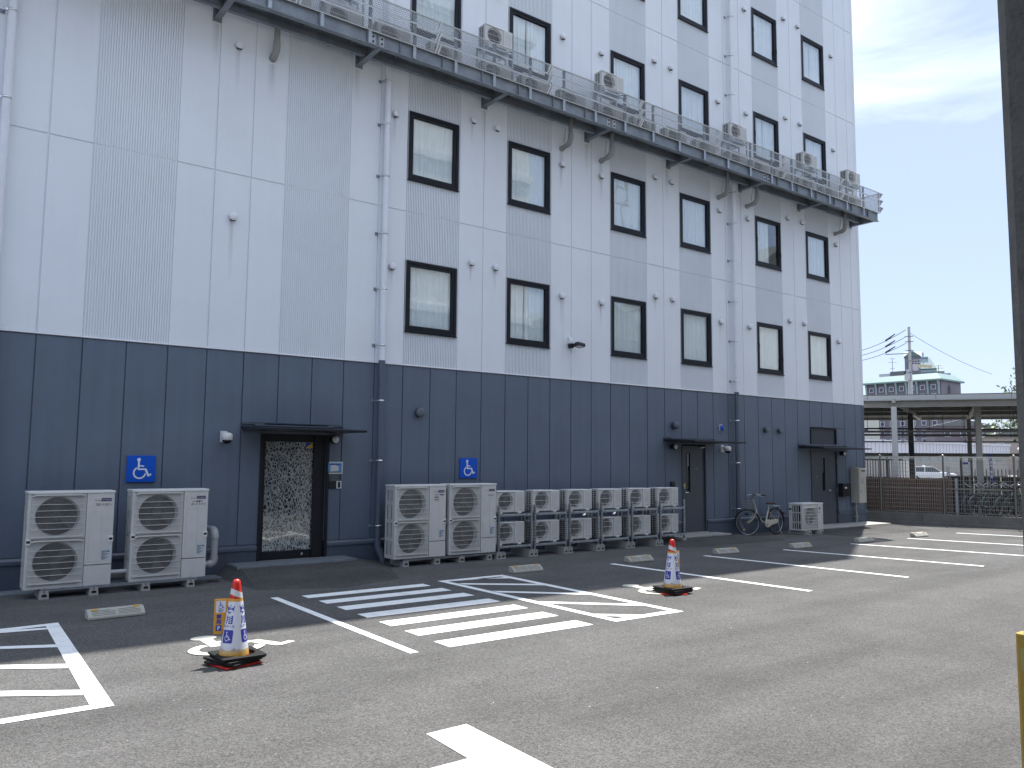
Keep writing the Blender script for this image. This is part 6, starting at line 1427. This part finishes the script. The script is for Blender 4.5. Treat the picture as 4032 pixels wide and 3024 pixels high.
# the brown hotel with green roof, about 300 m away
K = 2.8
BR = mat('hazed_brown_tile_wall', (0.19, 0.176, 0.19), rough=0.7, var=0.05, scale=0.3); GRN = mat('hazed_verdigris_roof', (0.22, 0.32, 0.30), rough=0.5, var=0.06, scale=0.2); GRL = mat('hazed_verdigris_trim', (0.30, 0.41, 0.40), rough=0.5)  # distance haze is mixed into these wall and roof colours
WFR = mat('pale_window_frame', (0.5, 0.48, 0.52), rough=0.5); DKG = mat('dark_far_glass', (0.04, 0.05, 0.07), rough=0.1, spec=0.8); LTW = mat('pale_brown_wall', (0.24, 0.21, 0.235), rough=0.7)
L0 = far((94.55, 40.35, 1.9), K); L1 = far((94.80, 31.50, 1.9), K); L2 = far((100.2, 32.2, 1.9), K)
ang, L_ = two_pt(L0, L1); a2, W2_ = two_pt(L1, L2)
ze = 1.9+(11.62-1.9)*K
bh = thing('brown_hotel', 'brown tiled hotel block with pale green sloping roof far beyond the shelter', 'building', (L0.x, L0.y, 0), ang)
b = MB(); b.box(0, 0, 0, L_, W2_, ze); part('wall', b, BR, bh)
b = MB(); b.box(L_+0.01, 0.4, 0, L_+0.3, W2_-0.2, ze-0.6); part('end_wall', b, LTW, bh)
rz0 = ze; rz1 = ze+2.1
b = MB(); o = 1.1
b.add([(-o, -o, rz0), (L_+o, -o, rz0), (L_+o, W2_+o, rz0), (-o, W2_+o, rz0), (1.2, 1.2, rz1), (L_-1.2, 1.2, rz1), (L_-1.2, W2_-1.2, rz1), (1.2, W2_-1.2, rz1)], [(3, 2, 1, 0), (4, 5, 6, 7), (0, 1, 5, 4), (1, 2, 6, 5), (2, 3, 7, 6), (3, 0, 4, 7)])
b.box(-o, -o-0.05, rz0-0.5, L_+o, W2_+o, rz0-0.01); part('roof', b, GRN, bh)
nb = 8
for i in range(nb):
    x = 0.2+i*(L_-0.4)/(nb-1); b = MB(); b.ext([(0, -5.0), (0, -0.5), (-1.0, -0.5), (-0.45, -2.5), (-0.35, -5.0)], 'x', x-0.28, x+0.28); o_ = part('green_bracket', b, GRL, bh, loc=(0, -0.02, ze))
wfm = MB(); wfm.box(-0.85, -0.25, 0, 0.85, -0.01, 1.7, 0); wfm.box(-0.58, -0.28, 0.27, 0.58, -0.255, 1.43, 1); wfm = wfm.mesh('window', [WFR, DKG])
nfl = int((ze-3)/2.95)
for fl_ in range(nfl):
    for i in range(nb-1):
        x = 0.2+(i+0.5)*(L_-0.4)/(nb-1); obj('window', wfm, bh, (x, 0, ze-3.4-fl_*2.95))
wfs = MB(); wfs.box(0.01, -0.5, 0, 0.15, 0.5, 1.6); wfs = wfs.mesh('window', [DKG])
for fl_ in range(nfl): obj('window', wfs, bh, (L_+0.3, W2_*0.45, ze-3.0-fl_*2.95))
b = MB(); b.box(L_+0.3, W2_*0.35, ze-5.6, L_+1.1, W2_*0.62, ze-2.2); part('balcony', b, BR, bh)
T0 = far((101.09, 38.71, 1.9), K*0.97); 
def tow(px_pt, z): q = far(px_pt, K*0.95); return q
t0, t1, t2 = far((101.09, 38.71, 15.4), K*0.955), far((101.65, 37.59, 15.4), K*0.955), far((102.2, 37.4, 15.4), K*0.955)
at_, lt_ = two_pt(t0, t1)
tw = thing('stair_tower', 'dark tower with a gabled green top rising above the brown hotel roof', 'tower', (t0.x, t0.y, 0), at_)
zt = t0.z; lw = lt_*1.45
b = MB(); b.box(0, 0, 0, lw, lw, zt); part('wall', b, BR, tw)
gh = (16.2-15.47)*K*0.95
b = MB()
b.add([(-0.2, -0.2, zt), (lw+0.2, -0.2, zt), (lw/2, -0.2, zt+gh), (-0.2, lw+0.2, zt), (lw+0.2, lw+0.2, zt), (lw/2, lw+0.2, zt+gh)], [(0, 1, 2), (3, 5, 4), (0, 2, 5, 3), (1, 4, 5, 2), (0, 3, 4, 1)]); 
b.add([(-0.25, -0.1, zt+0.01), (-0.25, lw+0.1, zt+0.01), (-0.25, lw/2, zt+gh), (lw+0.25, -0.1, zt+0.01), (lw+0.25, lw+0.1, zt+0.01), (lw+0.25, lw/2, zt+gh)], [(0, 2, 1), (3, 4, 5), (0, 3, 5, 2), (1, 2, 5, 4)]); part('roof', b, mat('dark_verdigris', (0.13, 0.19, 0.18), rough=0.6), tw)
rq = random.Random(2)
for i in range(3):
    for k in range(4): b = MB(); b.box(lw*0.62+i*0.8-0.3, -0.12, zt-1.0-k*0.9-0.5, lw*0.62+i*0.8+0.15+rq.random()*0.2, -0.02, zt-1.0-k*0.9-rq.random()*0.1); part('sign_mark', b, WFR, tw)
# roof plant on the hotel
b = thing('roof_plant', 'grey roof plant boxes and dark fence panels on the brown hotel roof', 'roof plant', (L0.x, L0.y, ze), ang)
a = MB(); a.box(3.5, 2.4, 0, 8.5, 6, 3.2); part('box', a, WFR, b); a = MB(); a.box(7.6, 2.0, 0, 12.4, 4, 3.7); part('louvre_screen', a, mat('roof_screen', (0.15, 0.16, 0.16)), b); a = MB(); a.cyl((13.6, 3, 0), (13.6, 3, 4.2), 0.9, n=16); part('tank', a, WFR, b)
# antennas
for (pt, hh, lab) in (((97.0, 38.2, 0), 9.0, 'tall tv antenna mast at the left of the brown hotel roof'), ((99.8, 33.9, 0), 6.0, 'short antenna mast right of the dark tower')):
    q = far(pt, K); e = thing('antenna', lab, 'antenna', (q.x, q.y, ze)); a = MB(); a.cyl((0, 0, 0), (0, 0, hh), 0.09, n=6); part('mast', a, SHD, e)
    for s, wv in ((0.98, 1.4), (0.84, 2.2), (0.6, 1.2)): a = MB(); a.frame_box((-wv*0.4, wv*0.5, hh*s), (wv*0.4, -wv*0.5, hh*s), 0.1, 0.1); part('element', a, SHD, e)
# larger pale green roof, farther away
K2 = 2.8
q0, q1 = far((196.2, 83.2, 1.9), K2), far((199.1, 77.4, 1.9), K2); ang, L_ = two_pt(q0, q1)
fb = thing('green_roof_tower_block', 'pale hazy tower block with a stepped green roof behind the brown hotel', 'building', (q0.x, q0.y, 0), ang)
zf = lambda z: 1.9+(z-1.9)*K2
FW = mat('hazed_far_wall', (0.36, 0.41, 0.48), rough=0.6, var=0.02); FG = mat('hazed_far_green', (0.27, 0.36, 0.36), rough=0.5, var=0.02)  # pale tones carry painted haze, no air volume is built
b = MB(); b.box(-1, 0, 0, L_*0.80, 14, zf(23.9)); b.box(L_*0.78, -1, 0, L_, 14, zf(23.3)); part('wall', b, FW, fb)
b = MB(); b.add([(-1, -0.5, zf(24.6)), (L_*0.55, -0.5, zf(24.6)), (L_*0.34, 5, zf(27.4)), (-1, 5, zf(27.4)), (-1, 14, zf(24.6)), (L_*0.55, 14, zf(24.6)), (L_*0.34, 8, zf(27.4)), (-1, 8, zf(27.4))], [(0, 1, 2, 3), (4, 7, 6, 5), (1, 5, 6, 2), (0, 3, 7, 4), (3, 2, 6, 7), (0, 4, 5, 1)]); part('upper_roof', b, FG, fb)
b = MB(); b.add([(-1, -1, zf(23.8)), (L_*0.78, -1, zf(23.8)), (L_*0.62, 4, zf(25.9)), (L_*0.40, 4, zf(25.9)), (-1, 4, zf(25.9)), (L_*0.78, 13, zf(23.8)), (L_*0.62, 9, zf(25.9)), (-1, 13, zf(23.8)), (-1, 9, zf(25.9))], [(0, 1, 2, 3, 4), (1, 5, 6, 2), (7, 8, 6, 5), (0, 4, 8, 7), (4, 3, 2, 6, 8)]); part('lower_roof', b, FG, fb)
b = MB(); b.box(-1, 4.5, zf(27.4), L_*0.28, 8.5, zf(27.7)); b.cyl((L_*0.11, 6, zf(27.6)), (L_*0.11, 6, zf(28.8)), 0.5, n=8); part('ridge', b, FW, fb)

# utility pole with cables
pk = 85/75
pp_ = far((65.6, 20.25, 0), pk); ptop = 1.9+(13.22-1.9)*pk
pol = thing('utility_pole', 'concrete utility pole with transformers rising behind the shelter roof', 'pole', (pp_.x, pp_.y, 0))
PC_ = mat('pole_concrete', (0.42, 0.43, 0.42), rough=0.7, var=0.05)
a = MB(); a.cyl((0, 0, 0), (0, 0, ptop), 0.17, 0.12, n=14); part('shaft', a, PC_, pol)
for z in (ptop-0.95, ptop-1.45, ptop-2.3, ptop-3.3, ptop-4.4): a = MB(); a.cyl((0, 0, z), (0, 0, z+0.07), 0.19, n=12); a.frame_box((-0.25, 0.3, z+0.03), (0.2, -0.3, z+0.03), 0.06, 0.06); part('band', a, GALV_D, pol)
a = MB(); a.frame_box((-1.0, 1.85, 1.9+(10.97-1.9)*pk), (0, 0, 1.9+(10.97-1.9)*pk), 0.08, 0.08); part('cross_arm', a, GALV_D, pol)
for dz, dx in ((0, 0.35), (-0.9, -0.2)):
    a = MB(); z = 1.9+(9.8-1.9)*pk+dz; a.cyl((dx*0.7, -dx, z-0.3), (dx*0.7, -dx, z+0.25), 0.28, n=12); part('transformer', a, WFR, pol)
a = MB(); a.frame_box((0.1, -0.2, 1.9+(9.95-1.9)*pk), (0.9, -1.6, 1.9+(9.8-1.9)*pk), 0.22, 0.25); part('insulator_box', a, mat('cream_insulator', (0.55, 0.5, 0.33)), pol)
for k in range(3):
    a = MB(); a.cyl((0.14*math.cos(k*2), 0.2*math.sin(k*2), 0), (0.14*math.cos(k*2), 0.2*math.sin(k*2), 1.9+(9.3-1.9)*pk), 0.06, n=8); part('conduit', a, mat('pale_conduit', (0.5, 0.53, 0.55)), pol)
def cable(p, q, sag, r, name='cable', m=SHD):
    a = MB(); pts = [tuple(Vector(p)+(Vector(q)-Vector(p))*(i/14)-Vector((0, 0, sag*4*(i/14)*(1-i/14)))) for i in range(15)]; a.tube(pts, r, 5); return a
cb = MAT_C = mat('cable_sheath', (0.06, 0.06, 0.09), rough=0.5)
for i, (z0, z1, zl) in enumerate(((13.0, 11.58, 0), (12.42, 11.26, 0), (11.87, 10.92, 0))):
    P_ = far((65.5, 20.45, z0), pk); Q_ = far((62.6, 25.8, z1-0.55), pk)
    o = part('cable', cable(P_, Q_, 0.55, 0.028), cb, None)
    tag(o, ['top', 'middle', 'lowest'][i]+' of three cables running left from the utility pole', 'cable', 'cables at the utility pole')
    dd = (Q_-P_).normalized(); a = MB(); s0 = P_+dd*1.0-Vector((0, 0, 0.05)); a.cyl(s0, s0+dd*0.9-Vector((0, 0, 0.35)), 0.05, 0.10, n=8); ins = part('insulator', a, cb, pol); ins.location = (-pp_.x, -pp_.y, 0)
o = part('cable', cable(far((65.62, 20.2, 12.7), pk), far((68.2, 15.0, 9.0), pk*1.15), 0.3, 0.02), cb, None); tag(o, 'thin stay wire slanting down right from the utility pole', 'cable', 'cables at the utility pole')

# pale houses glimpsed under the shelter roof
def house(wx, wy, w, d, h, m, label, roofm=None, rh=1.2, rz=0.0, wins=()):
    e = thing('house', label, 'house', (wx, wy, 0), rz); b = MB(); b.box(-w/2, 0, 0, w/2, d, h); part('wall', b, m, e)
    b = MB(); b.add([(-w/2-.3, -.3, h), (w/2+.3, -.3, h), (w/2+.3, d+.3, h), (-w/2-.3, d+.3, h), (0, -.3, h+rh), (0, d+.3, h+rh)], [(0, 1, 4), (1, 2, 5, 4), (2, 3, 5), (3, 0, 4, 5), (0, 3, 2, 1)]); part('roof', b, roofm or UND, e)
    for x, z in wins: b = MB(); b.box(x-0.5, -0.06, z, x+0.5, -0.01, z+0.9); b.box(x-0.4, -0.08, z+0.1, x+0.4, -0.065, z+0.8, 1); part('window', b, [WHITE_P, DKG], e)
q = far((71.7, 18.9, 0), 2.0); house(q.x, q.y, 9, 8, 8.2, mat('mauve_house', (0.19, 0.16, 0.18), rough=0.7), 'mauve grey house seen under the shelter roof, right of centre', rz=-0.95, wins=[(-2.5, 6.3), (0, 6.3), (2.5, 6.3)])
q = far((73.2, 15.6, 0), 1.9); house(q.x, q.y, 8, 8, 6.0, mat('tan_house', (0.36, 0.31, 0.27), rough=0.7), 'tan house with a gabled roof near the concrete pillar', rz=-0.95, wins=[(-1.8, 4.2), (1.8, 4.2)])
q = far((68.0, 26.5, 0), 1.6); house(q.x, q.y, 6, 8, 10.5, mat('cream_house', (0.52, 0.52, 0.46), rough=0.7), 'cream block glimpsed between the facade corner and the white shelter column', rz=-0.95, rh=0.1, wins=[(1.0, 8.2), (1.0, 6.0)])

# tree beside the pillar: trunk, limbs and a crown of leaf clusters
def tree(loc, h, cr, label, seed, n=2600):
    rt = random.Random(seed); e = thing('broadleaf_tree', label, 'tree', loc)
    a = MB(); a.tube([(0, 0, 0), (0.1, 0, h*0.3), (0, 0.1, h*0.55), (0.1, 0, h*0.85)], 0.13, 8)
    for i in range(7):
        t = rt.uniform(0, 6.28); z = h*rt.uniform(0.4, 0.7); a.tube([(0.05, 0, z), (math.cos(t)*cr*0.45, math.sin(t)*cr*0.45, z+h*0.16), (math.cos(t)*cr*0.75, math.sin(t)*cr*0.75, z+h*0.22)], 0.05, 6)
    part('trunk', a, mat('bark', (0.08, 0.065, 0.05), rough=0.9), e)
    for gi, mcol in enumerate(((0.05, 0.095, 0.025), (0.085, 0.15, 0.035))):
        c = MB(); cl = [(rt.gauss(0, cr*0.42), rt.gauss(0, cr*0.42), h*0.75+rt.gauss(0, h*0.13)) for _ in range(26)]
        for i in range(n//2):
            q = cl[rt.randrange(26)]; p = Vector((q[0]+rt.gauss(0, cr*0.14), q[1]+rt.gauss(0, cr*0.14), q[2]+rt.gauss(0, cr*0.12)))
            u = Vector((rt.gauss(0, 1), rt.gauss(0, 1), rt.gauss(0, 1))).normalized(); v = u.orthogonal().normalized(); s = rt.uniform(0.10, 0.2)
            c.add([p-u*s, p+v*s*0.5, p+u*s, p-v*s*0.5], [(0, 1, 2, 3)])
        part('crown', c, mat('leaves_%s' % 'ab'[gi], mcol, rough=0.5, var=0.3, scale=1.5), e, kind='stuff')
tree((56.9, 7.6, 0), 7.4, 2.4, 'green tree crown showing left of the pillar above the shelter', 5, 6000)

# ------------------------------------------------------------------ buildings on the camera side (seen in the window panes)
CRM = mat('cream_block_wall', (0.76, 0.75, 0.72), rough=0.7, var=0.05, scale=0.5); GB = mat('grey_block_wall', (0.28, 0.29, 0.30), rough=0.7, var=0.05)
ab = thing('apartment_block', 'slim cream apartment tower on pillars behind the camera, mirrored in the left windows', 'building', (0, -11.9, 0))
H_A = 19.0
b = MB(); b.box(9.8, -12, 4.62, 18.4, 0, H_A); part('wall', b, CRM, ab)
for i in range(5):
    z = 4.62+i*2.9; b = MB(); b.box(9.7, 0.0, z+2.62, 18.5, 0.12, z+2.9); part('floor_band', b, TRIM_W, ab)
wm = MB(); wm.box(0, 0.0, 0, 1.7, 0.05, 1.35, 0); wm.box(0.08, 0.05, 0.08, 0.82, 0.06, 1.27, 1); wm.box(0.88, 0.05, 0.08, 1.62, 0.06, 1.27, 1); wm = wm.mesh('window', [TRIM_W, DKG])
for i in range(5):
    for k in range(2): obj('window', wm, ab, (11.0+k*4.0, 0, 4.62+i*2.9+0.9))
b = MB(); b.box(9.6, -12.1, H_A, 18.6, 0.2, H_A+0.35); part('parapet', b, TRIM_W, ab)
b = MB(); b.box(-9, -7, 4.62, 9.6, 0.0, 4.95); part('deck_slab', b, CRM, ab)
for x in (-8.6, 9.0, 13.5, 17.6):
    b = MB(); b.box(x, -0.62, 0, x+0.7, -0.02, 4.62); part('pillar', b, PILC, ab)
b = MB(); b.box(-9, -7, 0, 18.3, -6.8, 4.62); part('ground_floor_wall', b, GB, ab)
for x, w, h, m, l in ((29, 11, 8.6, GB, 'grey house across the road behind the camera, nearer the apartment block'), (46, 12, 12.5, CRM, 'cream house behind the camera with a white gable'), (60, 14, 9.0, GB, 'grey house farthest to the right behind the camera')):
    house(x, -19, w, 10, h, m, l, UND, 4.2 if x == 46 else 2.2, PI, [(-3, 5.5), (0, 5.5), (3, 5.5), (-3, 2.5), (3, 2.5)])

sp2 = thing('utility_pole', 'concrete utility pole with transformer behind the camera, mirrored in a third floor window', 'pole', (31.0, -20.0, 0))
a = MB(); a.cyl((0, 0, 0), (0, 0, 18.6), 0.17, 0.12, n=14); part('shaft', a, PC_, sp2)
a = MB(); a.cyl((-0.6, 0.0, 15.0), (-0.6, 0.0, 16.1), 0.34, n=16); part('transformer', a, WFR, sp2)
for z in (16.9, 17.9):
    a = MB(); a.box(-0.9, -0.05, z, 1.3, 0.05, z+0.1); part('cross_arm', a, GALV_D, sp2)
for x, z in ((-0.8, 17.0), (0.1, 17.0), (1.2, 17.0), (-0.8, 18.0), (1.2, 18.0)): a = MB(); a.cyl((x, 0, z), (x, 0, z+0.3), 0.08, n=8); part('insulator', a, mat('cream_insulator', (0.55, 0.5, 0.33)), sp2)
a = MB(); a.tube([(0.1, 0, 17.3), (0.5, 0, 18.4), (1.0, 0, 18.5), (1.2, 0, 17.4), (0.6, 0, 16.6), (0.9, 0, 15.6)], 0.03, 6); part('jumper_cable', a, cb, sp2)
